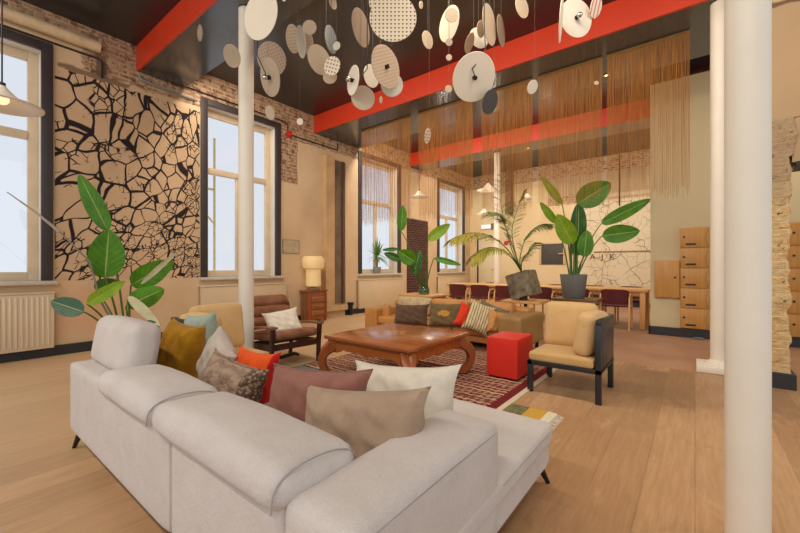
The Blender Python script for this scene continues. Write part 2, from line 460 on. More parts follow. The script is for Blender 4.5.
def back_wall_mat():
    t = NT('far_wall_plaster_and_brick'); X, Y, Z = t.sep()
    nz = t.noise(4.5, 6, .65)
    pl = t.mix(t.step(t.noise(1.1, 5), .35, .7), col(232, 210, 168), col(218, 190, 144))
    c = pl
    bc, bf, bn = brick_cols(t, t.comb(X, Z, 0.))
    wp = t.mix(t.step(t.noise(2.2, 5, .6, t.mapr((4, 1, .4))), .3, .7), col(206, 182, 146), col(176, 152, 120))
    B = lambda *a, **k: t.boxmask(X, a[0], a[1], Z, a[2], a[3], nz, k.get('amt', .15), .012)
    c = t.mix(B(-3.75, 3, 3.12, 4.6, amt=.04), c, wp)
    m = t.math('MAXIMUM', B(-6.6, 3, 3.95, 4.6), B(-3.75, -2.7, 3.1, 3.35))
    c = t.mix(m, c, bc)
    c = t.mix(t.math('MULTIPLY', t.boxmask(X, -2.6, -.5, Z, 3.2, 3.3, nz, .1, .02), .5), c, col(236, 220, 186))
    mn = t.n.new('ShaderNodeVectorMath'); mn.operation = 'SCALE'; t.link(t.noisec(2.6, 3), mn.inputs[0]); mn.inputs['Scale'].default_value = .2
    mb = t.n.new('ShaderNodeVectorMath'); mb.operation = 'ADD'; t.link(t.comb(X, Z, 0.), mb.inputs[0]); t.link(mn.outputs[0], mb.inputs[1])
    d = t.voro(1.9, mb.outputs[0], 'DISTANCE_TO_EDGE'); d2 = t.voro(4.2, mb.outputs[0], 'DISTANCE_TO_EDGE')
    l = t.math('MAXIMUM', t.step(d, .02, .01), t.math('MULTIPLY', t.step(d2, .02, .01), t.step(t.noise(1.6), .4, .5)))
    l = t.math('MULTIPLY', l, t.step(t.noise(2.2, 3), .4, .5))
    mz = t.boxmask(X, -3.0, -.4, Z, .6, 3.08, nz, .1, .02)
    c = t.mix(t.math('MULTIPLY', mz, .55), c, col(230, 218, 194))
    c = t.mix(t.math('MULTIPLY', t.math('MULTIPLY', mz, l), .6), c, col(84, 66, 50))
    c = t.mix(t.boxmask(X, -3.0, .5, Z, .0, .55, nz, .02, .02), c, col(200, 182, 148))
    t.base(c, .85, 0, .2); t.bump(t.math('MULTIPLY', m, bn), .6, .03); return t.m

def pier_mat():
    t = NT('rough_broken_brick'); X, Y, Z = t.sep()
    n = t.noise(9, 7, .75); n2 = t.noise(3, 4)
    bc, bf = t.brick(t.comb(t.math('ADD', X, Y), Z, 0.), col(224, 182, 120), col(206, 154, 92), col(232, 208, 160), .22, .075, .008)
    c = t.mix(t.step(n, .36, .58), bc, col(226, 196, 146))
    c = t.mix(t.step(t.noise(14, 4, .7), .6, .68), c, col(104, 60, 36))
    up = t.step(t.math('ADD', Z, t.math('MULTIPLY', n2, .5)), 1.9, 2.3)
    c = t.mix(t.math('MULTIPLY', up, .6), c, col(150, 130, 112))
    t.base(c, .9, 0, .1); t.bump(t.math('ADD', n, t.math('MULTIPLY', bf, -.1)), 1., .05); return t.m

def right_wall_mat():
    t = NT('tan_plaster_over_brick'); X, Y, Z = t.sep()
    nz = t.noise(5, 6, .65); bc, bf, bn = brick_cols(t, t.comb(X, Z, 0.))
    bc = t.mix(.5, bc, col(204, 178, 140))
    m = t.boxmask(X, -1, 9, Z, 3.66, 5, nz, .15, .01)
    pl = t.mix(t.step(t.noise(1.2, 4), .3, .7), col(180, 150, 116), col(166, 138, 104))
    c = t.mix(m, pl, bc)
    e = t.boxmask(X, -1, 9, Z, 3.62, 3.68, nz, .12, .01)
    c = t.mix(t.math('MULTIPLY', e, .8), c, col(90, 62, 44))
    t.base(c, .85, 0, .2); t.bump(t.math('MULTIPLY', m, bn), .6, .03); return t.m

def rug_mat():
    t = NT('woven_kelim'); X, Y, Z = t.sep()
    zz = t.math('ABSOLUTE', t.math('SUBTRACT', t.math('FRACT', t.math('MULTIPLY', X, 7.)), .5))
    xx = t.math('ADD', Y, t.math('MULTIPLY', zz, .035))
    row = t.math('FRACT', t.math('MULTIPLY', xx, 2.35))
    R = [(0, col(126, 56, 50)), (.09, col(206, 176, 140)), (.13, col(92, 40, 42)), (.24, col(176, 140, 112)), (.29, col(150, 78, 60)),
         (.40, col(58, 34, 34)), (.46, col(214, 188, 150)), (.52, col(140, 44, 40)), (.64, col(196, 150, 120)), (.70, col(84, 30, 36)),
         (.80, col(210, 180, 144)), (.84, col(128, 60, 56)), (1, col(120, 34, 34))]
    c = t.ramp(row, R, 'CONSTANT')
    dm = t.voro(22, t.mapr((.7, 1, 1)), 'F1', 'Distance', .25)
    c = t.mix(t.math('MULTIPLY', t.step(dm, .42, .3), .55), c, col(214, 186, 150))
    c = t.mix(t.math('ADD', .1, t.math('MULTIPLY', t.step(t.noise(60, 2), .4, .7), .25)), c, col(110, 66, 54))
    e = t.step(X, -1.33, -1.325); c = t.mix(e, c, col(116, 40, 44))
    e = t.step(X, -1.25, -1.245); c = t.mix(e, c, col(214, 196, 164))
    t.base(c, .95, 0, .1); t.bump(t.noise(150, 2), .4, .004); return t.m
def rug2_mat():
    t = NT('faded_striped_rug'); X, Y, Z = t.sep()
    c = t.ramp(t.math('ADD', t.math('MULTIPLY', X, 1/2.8), 3.6/2.8),
        [(0, col(108, 116, 118)), (.16, col(84, 100, 110)), (.3, col(156, 150, 126)), (.5, col(110, 110, 80)), (.62, col(150, 130, 84)),
         (.8, col(108, 104, 66)), (.91, col(206, 158, 50)), (.96, col(226, 216, 190)), (1, col(226, 216, 190))], 'CONSTANT')
    t.base(t.mix(t.math('MULTIPLY', t.step(t.noise(40, 3), .4, .7), .3), c, col(190, 176, 144)), .95, 0, .1)
    t.bump(t.noise(160, 2), .4, .004); return t.m
def perf_mat(name, c, c2=(112, 84, 66), s=26.):
    t = NT(name); X, Y, Z = t.sep()
    fx = t.math('SUBTRACT', t.math('FRACT', t.math('MULTIPLY', X, s)), .5); fy = t.math('SUBTRACT', t.math('FRACT', t.math('MULTIPLY', Y, s)), .5)
    d = t.math('SQRT', t.math('ADD', t.math('MULTIPLY', fx, fx), t.math('MULTIPLY', fy, fy)))
    t.base(t.mix(t.step(d, .25, .2), col(*c), col(*c2)), .55); return t.m
def mstripe_mat():
    t = NT('pink_striped_card'); X, Y, Z = t.sep()
    f = t.step(t.math('SINE', t.math('MULTIPLY', Y, 110.)), .45, .6)
    t.base(t.mix(f, col(232, 220, 200), col(204, 110, 104)), .6); return t.m
def table_top_mat():
    t = NT('teak_table_top'); X, Y, Z = t.sep()
    g = t.noise(1.6, 7, .65, t.mapr((1.3, 14, 14)), .7)
    pl = t.math('FLOOR', t.math('MULTIPLY', Y, 5.2))
    h = t.math('FRACT', t.math('MULTIPLY', t.math('SINE', t.math('MULTIPLY', pl, 12.9)), 43.7))
    c = t.mix(t.step(g, .3, .7), col(178, 106, 58), col(142, 78, 42))
    c = t.mix(t.math('MULTIPLY', h, .35), c, col(104, 50, 26))
    t.base(c, .2, 0, .6); return t.m
def string_mat():
    t = NT('jute_string'); f = t.noise(3, 3, .6, t.mapr((14, 1, .8)))
    t.base(t.mix(t.step(f, .3, .7), col(188, 130, 66), col(140, 88, 38)), .8, 0, .2); return t.m
def glow(name, c, k):
    t = NT(name); t.base(col(*c), .5); t.b.inputs['Emission Color'].default_value = col(*c)
    t.b.inputs['Emission Strength'].default_value = k; return t.m
def pane_mat():
    m = bpy.data.materials.new('window_glass'); m.use_nodes = True; nt = m.node_tree; n = nt.nodes
    n.remove(n['Principled BSDF']); tr = n.new('ShaderNodeBsdfTransparent'); gl = n.new('ShaderNodeBsdfGlossy')
    gl.inputs['Roughness'].default_value = .02; 
    mx = n.new('ShaderNodeMixShader'); mx.inputs[0].default_value = .05; nt.links.new(tr.outputs[0], mx.inputs[1])
    nt.links.new(gl.outputs[0], mx.inputs[2]); nt.links.new(mx.outputs[0], n['Material Output'].inputs[0])
    tr.inputs[0].default_value = (.97, .98, 1, 1); return m
pane_m = pane_mat()

# ------------------------------------------------------------------ room shell
CZ = 4.42; BZ = 4.05; WX = -6.52
bm = bm_new(); add_box(bm, -6.92, 3.2, -2.6, 12.9, -.12, 0); struct('floor', bm, floor_mat())
bm = bm_new(); add_box(bm, -6.92, 3.2, -1.6, 12.9, CZ, CZ+.2); struct('ceiling', bm, black_ceiling)
wins = [(-.49, 1.05), (2.89, 4.43), (6.64, 8.32), (10.24, 12.04)]
FR = .11
bm = bm_new()
ys = [-2.6]
for a, b in wins: ys += [a+FR*.4, b-FR*.4]
ys.append(12.9)
for i in range(0, len(ys), 2): add_box(bm, WX-.25, WX, ys[i], ys[i+1], 0, CZ)
for a, b in wins:
    add_box(bm, WX-.25, WX, a+FR*.4, b-FR*.4, 0, .93); add_box(bm, WX-.25, WX, a+FR*.4, b-FR*.4, 3.96, CZ)
struct('wall_left', bm, left_wall_mat())
bm = bm_new(); add_box(bm, -6.52, 3.2, 12.5, 12.9, 0, CZ); struct('wall_back', bm, back_wall_mat())
# partition box in the far room that carries the lockers
bm = bm_new(); add_box(bm, -.6, 3.2, 7.7, 8.3, 0, 4.25); struct('wall_partition', bm, plaster_plain)
# wall with the broken opening at the right
bm = bm_new(); add_box(bm, .46, 3.2, 5.05, 5.28, 2.55, CZ); add_box(bm, .46, .56, 5.08, 5.28, 0, 2.55)
add_box(bm, 2.2, 3.2, 5.05, 5.28, 0, 2.55)
add_box(bm, .72, 2.3, 5.06, 5.28, 2.13, 2.56)
struct('wall_right', bm, right_wall_mat())
bm = bm_new()
from mathutils import noise as mnoise
per = []                       # outline of the torn wall end, walked round
for k in range(8): per.append((.55+(.70-.55)*k/8, 5.035))
for k in range(10): per.append((.70, 5.035+(5.26-5.035)*k/10))
for k in range(8): per.append((.70-(.70-.55)*k/8, 5.26))
for k in range(4): per.append((.55, 5.26-(5.26-5.035)*k/4))
rings = []; nz_ = 110
for q in range(nz_+1):
    zz = .14+(2.555-.14)*q/nz_; ring = []
    for (x, y) in per:
        v = Vector((x, y, zz)); n1 = mnoise.noise(v*9); n2 = mnoise.noise(v*24+Vector((3, 1, 5)))
        crs = .002 if (zz % .075) < .014 else 0
        k = .026*n1+.014*n2-crs
        dx = k if x > .56 else 0
        if zz > 2.2: dx += .03
        dy = -k*.6 if y < 5.1 else 0
        ring.append(bm.verts.new((x+dx*(1 if x > .6 else .3), y+dy, zz)))
    rings.append(ring)
for a, b in zip(rings, rings[1:]):
    for k in range(len(per)): bm.faces.new((a[k], a[(k+1) % len(per)], b[(k+1) % len(per)], b[k]))
bm.faces.new(rings[0]); bm.faces.new(rings[-1])
o = struct('wall_pier', bm, pier_mat())
bm = bm_new(); add_box(bm, .44, .74, 4.99, 5.3, 0, .145, .004); struct('baseboard_pier', bm, base_dark)
bm = bm_new(); add_box(bm, .74, 2.3, 5.03, 5.3, 2.08, 2.13, .003); struct('trim_1', bm, black_metal)
bm = bm_new(); add_box(bm, WX, WX+.03, -2.6, 5.45, 0, .13, .004); add_box(bm, WX, WX+.03, 6.2, 12.5, 0, .13, .004); struct('baseboard_left', bm, base_dark)
bm = bm_new(); add_box(bm, -.62, 3.2, 7.665, 7.7, 0, .14, .004); add_box(bm, -.625, -.6, 7.665, 8.3, 0, .14, .004); struct('baseboard_partition', bm, base_dark)
bm = bm_new(); add_box(bm, -6.49, 3.2, 12.47, 12.5, 0, .12, .004); struct('baseboard_back', bm, base_dark)

# beams: black glossy boxes with a red painted front board
def beam(n, y0, y1):
    bm = bm_new(); add_box(bm, WX+.004, 3.2, y0+.03, y1, BZ, CZ-.001, .003, 1); struct('beam_%d' % n, bm, under_gloss)
    bm = bm_new(); add_box(bm, WX+.004, 3.2, y0, y0+.029, BZ-.005, CZ-.001, .002, 1); struct('trim_%d' % (n+10), bm, red_paint)
beam(1, 1.97, 2.65); beam(2, 5.27, 6.66); beam(3, 8.72, 9.42)

# pilaster with the dark recess between second and third window
bm = bm_new(); add_box(bm, WX, WX+.14, 5.50, 5.76, .15, 3.62, .01); add_box(bm, WX, WX+.05, 5.77, 6.17, .28, 3.6); add_box(bm, WX, WX+.1, 5.77, 6.2, .14, .27, .008)
struct('trim_2', bm, mat('pilaster_plaster', (206, 168, 122), .8, 0, .1, 4))
bm = bm_new(); add_box(bm, WX+.05, WX+.06, 5.79, 6.15, .3, 3.58); struct('trim_3', bm, mat('dark_recess_render', (128, 106, 84), .8, 0, .2, 3, 0, 60, (96, 78, 62)))
bm = bm_new(); add_box(bm, WX+.06, WX+.1, 6.03, 6.09, .3, 3.58, .005); struct('trim_4', bm, mat('brown_strip', (92, 66, 46), .7))

# windows
def window(n, a, b):
    z0, z1 = .97, 4.0
    W = thing('window_%d' % n, 'w', 'window', (WX, (a+b)/2, z0)); del W['label']; del W['category']; W['kind'] = 'structure'
    hw = (b-a)/2; ht = z1-z0
    bm = bm_new()
    add_box(bm, .0, .035, -hw, -hw+FR, 0, ht, .004); add_box(bm, .0, .035, hw-FR, hw, 0, ht, .004); add_box(bm, .0, .035, -hw+FR, hw-FR, ht-FR, ht, .004)
    add_box(bm, -.02, .0, -hw+.05, -hw+FR, 0, ht-.05); add_box(bm, -.02, 0, hw-FR, hw-.05, 0, ht-.05)
    obj('window_frame', bm, frame_dark, W)
    bm = bm_new()
    i = hw-FR
    add_box(bm, -.249, -.02, -i-.03, -i, -.02, ht-FR); add_box(bm, -.249, -.02, i, i+.03, -.02, ht-FR); add_box(bm, -.249, -.02, -i-.03, i+.03, ht-FR, ht-FR+.03)
    obj('reveal', bm, reveal_m, W, False)
    bm = bm_new()
    x0, x1 = -.24, -.17; s_ = .1; tz = 1.86
    add_box(bm, x0, x1, -i, -i+s_, 0, ht-FR, .006); add_box(bm, x0, x1, i-s_, i, 0, ht-FR, .006)
    add_box(bm, x0, x1, -i+s_, i-s_, 0, .11, .006); add_box(bm, x0, x1, -i+s_, i-s_, ht-FR-.11, ht-FR, .006)
    add_box(bm, x0-.01, x1+.015, -i+s_, i-s_, tz-.055, tz+.045, .006)
    obj('sash', bm, frame_cream, W)
    if n != 1 :
        bm = bm_new(); add_box(bm, x0+.005, x1-.005, -.045, .045, .1, tz-.05, .005); obj('mullion', bm, frame_cream, W)
    bm = bm_new(); add_box(bm, -.212, -.206, -i+s_-.01, i-s_+.01, .1, tz-.05); add_box(bm, -.212, -.206, -i+s_-.01, i-s_+.01, tz+.04, ht-FR-.1)
    obj('pane', bm, pane_m, W, False)
    bm = bm_new(); add_box(bm, -.27, .09, -hw-.02, hw+.04, -.05, -.002, .008); obj('window_sill', bm, sill_m, W)
for k, (a, b) in enumerate(wins): window(k+1, a, b)

# pale scaffold on the building site outside
scaf = mat('yellow_scaffold_tube', (226, 208, 150), .6)
def scaffold(y0, y1, label, mir=1):
    S = thing('scaffold', label, 'scaffold', (-9.6, (y0+y1)/2, -2))
    w = (y1-y0)/2
    for s in (-1, 0, 1):
        bm = bm_new(); add_tube(bm, [(0, s*w, 0), (0, s*w, 6.4)], .03); obj('upright', bm, scaf, S)
    for zz in (5.1, 5.6):
        bm = bm_new(); add_tube(bm, [(0, -w, zz), (0, w, zz)], .03); obj('rail', bm, scaf, S)
    bm = bm_new(); add_tube(bm, [(.05, -w*mir, 4.2), (.05, w*mir, 6.2)], .025); obj('brace', bm, scaf, S)
scaffold(-1.9, .1, 'pale yellow scaffold tubes outside the leftmost tall window')
scaffold(2.7, 4.6, 'pale scaffold tubes outside the window behind the slim column', -1)

# radiators
def radiator(y0, y1, label, ribbed, z0=.12, z1=.81):
    R = thing('radiator', label, 'radiator', (WX, (y0+y1)/2, z0)); w = (y1-y0)/2
    bm = bm_new(); add_box(bm, .05, .11, -w, w, 0, z1-z0, .01); 
    if ribbed:
        k = -w+.05
        while k < w-.04:
            add_box(bm, .105, .122, k-.012, k+.012, .04, z1-z0-.04, .005, 1); k += .048
    obj('panel', bm, radiator_m if ribbed else radiator_flat, R)
    bm = bm_new(); add_box(bm, .002, .125, -w-.005, w+.005, z1-z0, z1-z0+.02, .006); obj('top_grille', bm, radiator_m, R)
    for s in (-1, 1):
        bm = bm_new(); add_box(bm, .0, .05, s*(w-.15)-.02, s*(w-.15)+.02, .08, z1-z0-.1); obj('bracket', bm, radiator_flat, R)
radiator(-.4, 1.05, 'cream ribbed radiator under the leftmost window', True)
radiator(2.86, 4.5, 'flat beige radiator under the window behind the leather armchair', False)
radiator(6.58, 8.36, 'flat beige radiator under the window with the yucca', False)
radiator(10.2, 12.0, 'flat beige radiator under the farthest window', False)

# ducts and conduits along the top of the window wall
bm = bm_new(); add_tube(bm, [(WX+.078, -2.5, 4.16), (WX+.078, 1.52, 4.16)], .075, 16); tag(obj('duct', bm, mat('cream_duct', (222, 196, 156), .55)), 'thick cream pipe running above the leftmost window', 'pipe')
bm = bm_new(); add_tube(bm, [(WX+.015, -2.5, 4.03), (WX+.015, 1.52, 4.03), (WX+.015, 1.56, 4.0), (WX+.015, 1.56, 3.78)], .014, 8)
tag(obj('conduit', bm, cord_m), 'thin black conduit under the thick cream pipe, bending down', 'pipe')
bm = bm_new(); add_tube(bm, [(WX+.024, 2.0, 4.0), (WX+.024, 2.02, 3.94), (WX+.024, 2.45, 3.9), (WX+.024, 2.8, 3.9)], .022, 8)
tag(obj('conduit', bm, mat('grey_conduit', (150, 146, 140), .4, .4)), 'grey conduit on the brickwork above the crack mural', 'pipe')
bm = bm_new(); add_tube(bm, [(WX+.015, 2.5, 4.07), (WX+.015, 4.55, 4.07), (WX+.015, 4.6, 4.02), (WX+.015, 4.6, 3.9)], .012, 8)
tag(obj('conduit', bm, cord_m), 'black conduit above the window behind the slim column, ending at the red alarm', 'pipe')
bm = bm_new(); add_tube(bm, [(WX+.015, 4.65, 3.84), (WX+.015, 5.9, 3.84), (WX+.015, 5.95, 3.86), (WX+.015, 5.95, 4.0)], .012, 8)
tag(obj('conduit', bm, cord_m), 'black conduit on brick running right from the red alarm box', 'pipe')
A = thing('fire_alarm', 'small red alarm box on brick beside the second window', 'alarm', (WX, 4.62, 3.84))
box('housing', 0, .07, -.05, .05, -.06, .06, mat('alarm_red', (206, 30, 36), .4), A, .012)
bm = bm_new(); add_tube(bm, [(.07, 0, 0), (.09, 0, 0)], .03, 14); obj('sounder', bm, red_paint, A)
Nn = thing('notice', 'framed paper notice on the plaster above the bedside cabinet', 'notice', (WX, 4.68, 1.56))
box('frame', 0, .02, -.2, .2, -.14, .14, mat('notice_frame', (150, 136, 104), .6), Nn)
box('paper', .02, .023, -.185, .185, -.13, .125, mat('notice_paper', (196, 176, 144), .8, 0, .15, 14), Nn, 0)
# black outlet pipe at the pilaster foot
D = thing('drain_pipe', 'short black pipe stub with cap standing on the skirting below the pilaster', 'pipe', (WX+.09, 6.3, 0))
bm = bm_new(); add_tube(bm, [(0, 0, 0), (0, 0, .24)], .05, 16); obj('pipe', bm, black_metal, D)
bm = bm_new(); add_tube(bm, [(0, 0, .24), (0, 0, .3)], .075, 16); obj('cap', bm, black_metal, D)

# columns
def column(x, y, r, label, plate=.0, z1=BZ):
    K = thing('column', label, 'column', (x, y, 0))
    bm = bm_new(); add_lathe(bm, [(0, .0), (r, .0), (r, z1-.006), (0, z1-.006)], 40); obj('shaft', bm, white_paint, K)
    if plate:
        bm = bm_new(); add_box(bm, -plate, plate, -plate, plate, 0, .075, .012); obj('base_plate', bm, white_paint, K)
        bm = bm_new(); add_lathe(bm, [(r+.05, .075), (r+.045, .095), (r+.012, .11), (r+.0, .13)], 40); obj('collar', bm, white_paint, K)
column(-3.99, 2.27, .081, 'slim cream column rising behind the sofa beside the leather armchair', .14)
column(.172, 2.13, .073, 'white column in the right foreground reaching past both picture edges')
column(.21, 5.42, .079, 'white column on a square base plate, half hidden behind the thick foreground column', .2, BZ)
column(-3.97, 9.07, .078, 'far slim cream column behind the palm, under the far red beam', .15)

# lockers on the partition
def locker(x, z0, w, h, label, style, parentg=None):
    Kk = thing('locker', label, 'locker', (x, 7.7, z0), 0, parentg)
    box('carcass', 0, w, -.05, -.002, 0, h, ply, Kk, .002)
    bm = bm_new(); add_box(bm, .008, w-.008, -.066, -.051, .008, h-.012, .003); dr = obj('door', bm, ply, Kk)
    if style == 'diag':
        bm = bm_new(); add_bar(bm, (w-.03, -.067, .02), (w-.055, -.067, h*.5), .006, .003, 0); add_bar(bm, (w-.055, -.067, h*.5), (w-.02, -.067, h-.03), .006, .003, 0)
        obj('groove', bm, charcoal, dr)
        box('handle_slot', .07, .2, -.072, -.066, .045, .075, charcoal, dr, .004)
        bm = bm_new(); add_tube(bm, [(.05, -.066, h*.55), (.05, -.076, h*.55)], .016, 14); obj('lock', bm, charcoal, dr)
    else:
        bm = bm_new(); add_tube(bm, [(w*(.82 if style == 'cube' else .5), -.066, h*.55), (w*(.82 if style == 'cube' else .5), -.078, h*.55)], .016, 14); obj('lock', bm, charcoal, dr)
rows = ['lowest', 'second lowest', 'middle', 'second highest', 'topmost']
for k in range(5):
    locker(-.19, .15+k*.325, .375, .325, '%s plywood locker of the column left of the foreground columns' % rows[k], 'diag', 'lockers beside the white columns')
locker(-.54, .63, .345, .62, 'single large plywood locker mounted on the left of the locker column', 'cube')
for k in range(5):
    locker(1.02, .15+k*.325, .165, .325, '%s narrow plywood locker seen through the broken opening' % rows[k], 'r', 'lockers beyond the opening')
locker(1.2, .15, .5, 1.63, 'pale grey edged tall locker at the right picture edge beyond the opening', 'cube')
bm = bm_new(); add_tube(bm, [(-.02, 7.55, .015), (.03, 7.5, .03), (.1, 7.54, .02), (.06, 7.6, .02), (.0, 7.58, .015)], .014, 8)
tag(obj('cable_coil', bm, mat('grey_cable', (120, 120, 120), .5)), 'small grey coiled cable on the floor below the lockers', 'cable')

# things on the far wall
dz = 12.5
D1 = bpy.data.objects.new('door_1', None); C.objects.link(D1); D1.location = (-5.83, dz, 0); D1['kind'] = 'structure'
box('door_leaf', -.33, .36, -.05, -.002, .01, 2.3, mat('pale_door', (226, 208, 170), .5, 0, .03), D1)
box('door_frame', -.38, -.34, -.06, -.002, .01, 2.34, black_metal, D1)
bm = bm_new(); add_tube(bm, [(.28, -.05, 1.05), (.28, -.1, 1.05), (.18, -.1, 1.05)], .012, 8); obj('door_handle', bm, chrome, D1)
Sg = thing('emergency_light', 'small white emergency light box on the far wall above the pale door', 'light', (-5.85, dz, 2.57))
box('body', -.2, .18, -.07, 0, -.08, .08, mat('white_plastic', (240, 236, 226), .4), Sg, .008)
box('end_cap', .18, .25, -.08, 0, -.1, .1, mat('brown_cap', (150, 110, 66), .6), Sg, .004)
box('lens', -.18, .16, -.078, -.071, -.06, .06, glow('emergency_lens', (236, 240, 250), .6), Sg, .003)
Ht = thing('serving_hatch', 'dark grey square serving hatch in the far wall left of the banana plant', 'hatch', (-3.6, dz, 1.54))
box('shutter', -.33, .33, -.02, -.002, -.33, .33, mat('hatch_grey', (78, 72, 66), .6), Ht)
bm = bm_new(); add_box(bm, -.4, .4, -.05, 0, .33, .37, .003); add_box(bm, -.4, -.34, -.05, 0, -.33, .33, .003); add_box(bm, .34, .4, -.05, 0, -.33, .33, .003); obj('frame', bm, mat('hatch_frame', (220, 190, 140), .6), Ht)
box('handle', .2, .38, -.09, -.05, .0, .035, oak, Ht)
bm = bm_new(); add_box(bm, -2.4, -.4, 12.47, 12.5, 1.57, 1.6, .003); struct('trim_5', bm, mat('wall_rail', (176, 132, 80), .6))
bm = bm_new(); add_box(bm, -5.1, -4.88, 12.3, 12.5, 2.95, CZ, .004); struct('trim_6', bm, mat('brown_duct', (120, 88, 66), .6))
bm = bm_new(); add_tube(bm, [(-1.72, 12.47, 2.9), (-1.72, 12.47, CZ)], .014, 6); tag(obj('wall_conduit', bm, cord_m), 'thin dark vertical pipe on the far wall above the cracked mural', 'pipe')
def text(name, s, loc, size, m, rot, ext=.004, parent=None):
    cu = bpy.data.curves.new(name, 'FONT'); cu.body = s; cu.size = size; cu.extrude = ext; cu.align_x = 'CENTER'
    cu.space_character = 1.35
    o = bpy.data.objects.new(name, cu); C.objects.link(o)
    me = bpy.data.meshes.new_from_object(o); bpy.data.objects.remove(o)
    me.materials.clear(); me.materials.append(m)
    o = bpy.data.objects.new(name, me); C.objects.link(o); o.location = loc; o.rotation_euler = rot
    if parent: o.parent = parent
    return o
tag(text('wall_lettering', 'A J K', (-2.17, 12.49, 1.36), .24, mat('lettering_brown', (110, 84, 60), .7), (PI/2, 0, 0)), 'dark hand-cut letters on the cracked mural at the far wall', 'lettering')

# ------------------------------------------------------------------ string curtain
string_m = string_mat()
gx = [-6.3, -5.64, -4.33, -4.12, -2.98, -2.83, -1.97, -1.88, -1.01, -.96, -.05]
panels = [(-5.62, -4.30), (-4.12, -2.98), (-2.82, -1.97), (-1.88, -1.01), (-.955, -.05)]
names = ['leftmost panel, in front of the third window', 'second panel from the left', 'middle panel above the palm', 'fourth panel, above the banana plant', 'rightmost panel, hanging in front of the partition']
rs = random.Random(11)
for (a, b), nm in zip(panels, names):
    K = thing('string_curtain', 'brown jute string curtain, ' + nm, 'curtain', ((a+b)/2, 5.82, BZ), 0, 'string curtains under the red beam')
    hw = (b-a)/2
    box('header_rail', -hw, hw, -.02, .02, -.03, -.001, mat('gold_rail', (190, 150, 84), .5), K)
    bm = bm_new(); x = -hw+.006
    while x < hw:
        w0 = rs.uniform(.0026, .0042); yb = rs.uniform(-.012, .012); z1 = -1.9-rs.uniform(0, .16)
        rings = []
        for q in range(5):
            zz = -.03+(z1+.03)*q/4; w = w0*(1-.62*(q/4)); ox = rs.uniform(-.003, .003); oy = yb+rs.uniform(-.004, .004)
            rings.append([bm.verts.new((x+ox+w*math.cos(t0), oy+w*math.sin(t0), zz)) for t0 in (0, 2.09, 4.19)])
        for q in range(4):
            for k in range(3): bm.faces.new((rings[q][k], rings[q][(k+1) % 3], rings[q+1][(k+1) % 3], rings[q+1][k]))
        x += rs.uniform(.006, .0085)
    o = obj('strands', bm, string_m, K, False); o['kind'] = 'stuff'

# ------------------------------------------------------------------ rugs
def rug(name, x0, x1, y0, y1, z0, z1, m, label, fringe_m=None, side=None):
    bm = bm_new(); nx, ny = 30, 24; g = []
    for i in range(nx+1):
        g.append([bm.verts.new((x0+(x1-x0)*i/nx, y0+(y1-y0)*j/ny, z1+.0012*math.sin(i*1.7+j*.9))) for j in range(ny+1)])
    for i in range(nx):
        for j in range(ny): bm.faces.new((g[i][j], g[i+1][j], g[i+1][j+1], g[i][j+1]))
    ex = bmesh.ops.extrude_face_region(bm, geom=bm.faces[:])
    for v in ex['geom']:
        if isinstance(v, bmesh.types.BMVert): v.co.z = z0
    R = tag(obj(name, bm, m), label, 'rug')
    if fringe_m:
        bm = bm_new(); y = y0+.02
        while y < y1-.02:
            add_tube(bm, [(x1-.005, y, z0+.004), (x1+.03, y+rs.uniform(-.01, .01), z0+.004), (x1+.06, y+rs.uniform(-.015, .015), z0+.003)], .003, 4); y += .018
        o = obj('fringe', bm, fringe_m, R); o['kind'] = 'stuff'
    return R
rug('kelim_rug', -3.55, -1.2, 2.72, 5.2, .0, .014, rug_mat(), 'red and cream patterned kelim under the coffee table and red cube')
rug('striped_rug', -3.6, -.84, 1.25, 3.05, .0, .008, rug2_mat(), 'faded rug with olive, yellow and blue-grey bands sticking out past the chaise', white_f, 1)

# ------------------------------------------------------------------ grey sofa
S = thing('corner_sofa', 'light grey fabric chaise sofa with black legs in the foreground', 'sofa', (-1.8, 1.2, 0))
sx, sy = 1.8, -1.2
def sb(name, x0, x1, y0, y1, z0, z1, r, m, parent, n=10, bul=(0, 0, 0), nz=0., seed=0, off=(sx, sy), rot=None):
    bm = bm_new(); softbox(bm, ((x0+x1)/2+off[0], (y0+y1)/2+off[1], (z0+z1)/2), (x1-x0)/2, (y1-y0)/2, (z1-z0)/2, r, n, bul, nz, rot, seed)
    return obj(name, bm, m, parent)
sb('back_panel', -3.09, -1.554, .57, .82, .13, .555, .03, sofa_f, S, 12)
sb('back_panel', -1.546, -.84, .57, .82, .13, .555, .03, sofa_f, S, 12)
sb('armrest', -3.09, -2.88, .6, 1.5, .13, .55, .035, sofa_f, S, 12)
sb('armrest', -.85, -.587, .575, 1.385, .13, .555, .04, sofa_f, S, 14, (0, 0, .012))
sb('base', -2.88, -1.5, .78, 1.5, .12, .24, .02, sofa_f, S)
sb('chaise_base', -1.55, -.60, .8, 2.05, .11, .25, .02, sofa_f, S, 12)
sb('seat_cushion', -2.87, -1.555, .8, 1.52, .23, .36, .045, sofa_f, S, 12, (0, 0, .02), .002, 2)
sb('chaise_cushion', -1.55, -.583, .8, 2.07, .22, .335, .04, sofa_f, S, 16, (0, 0, .018), .002, 3)
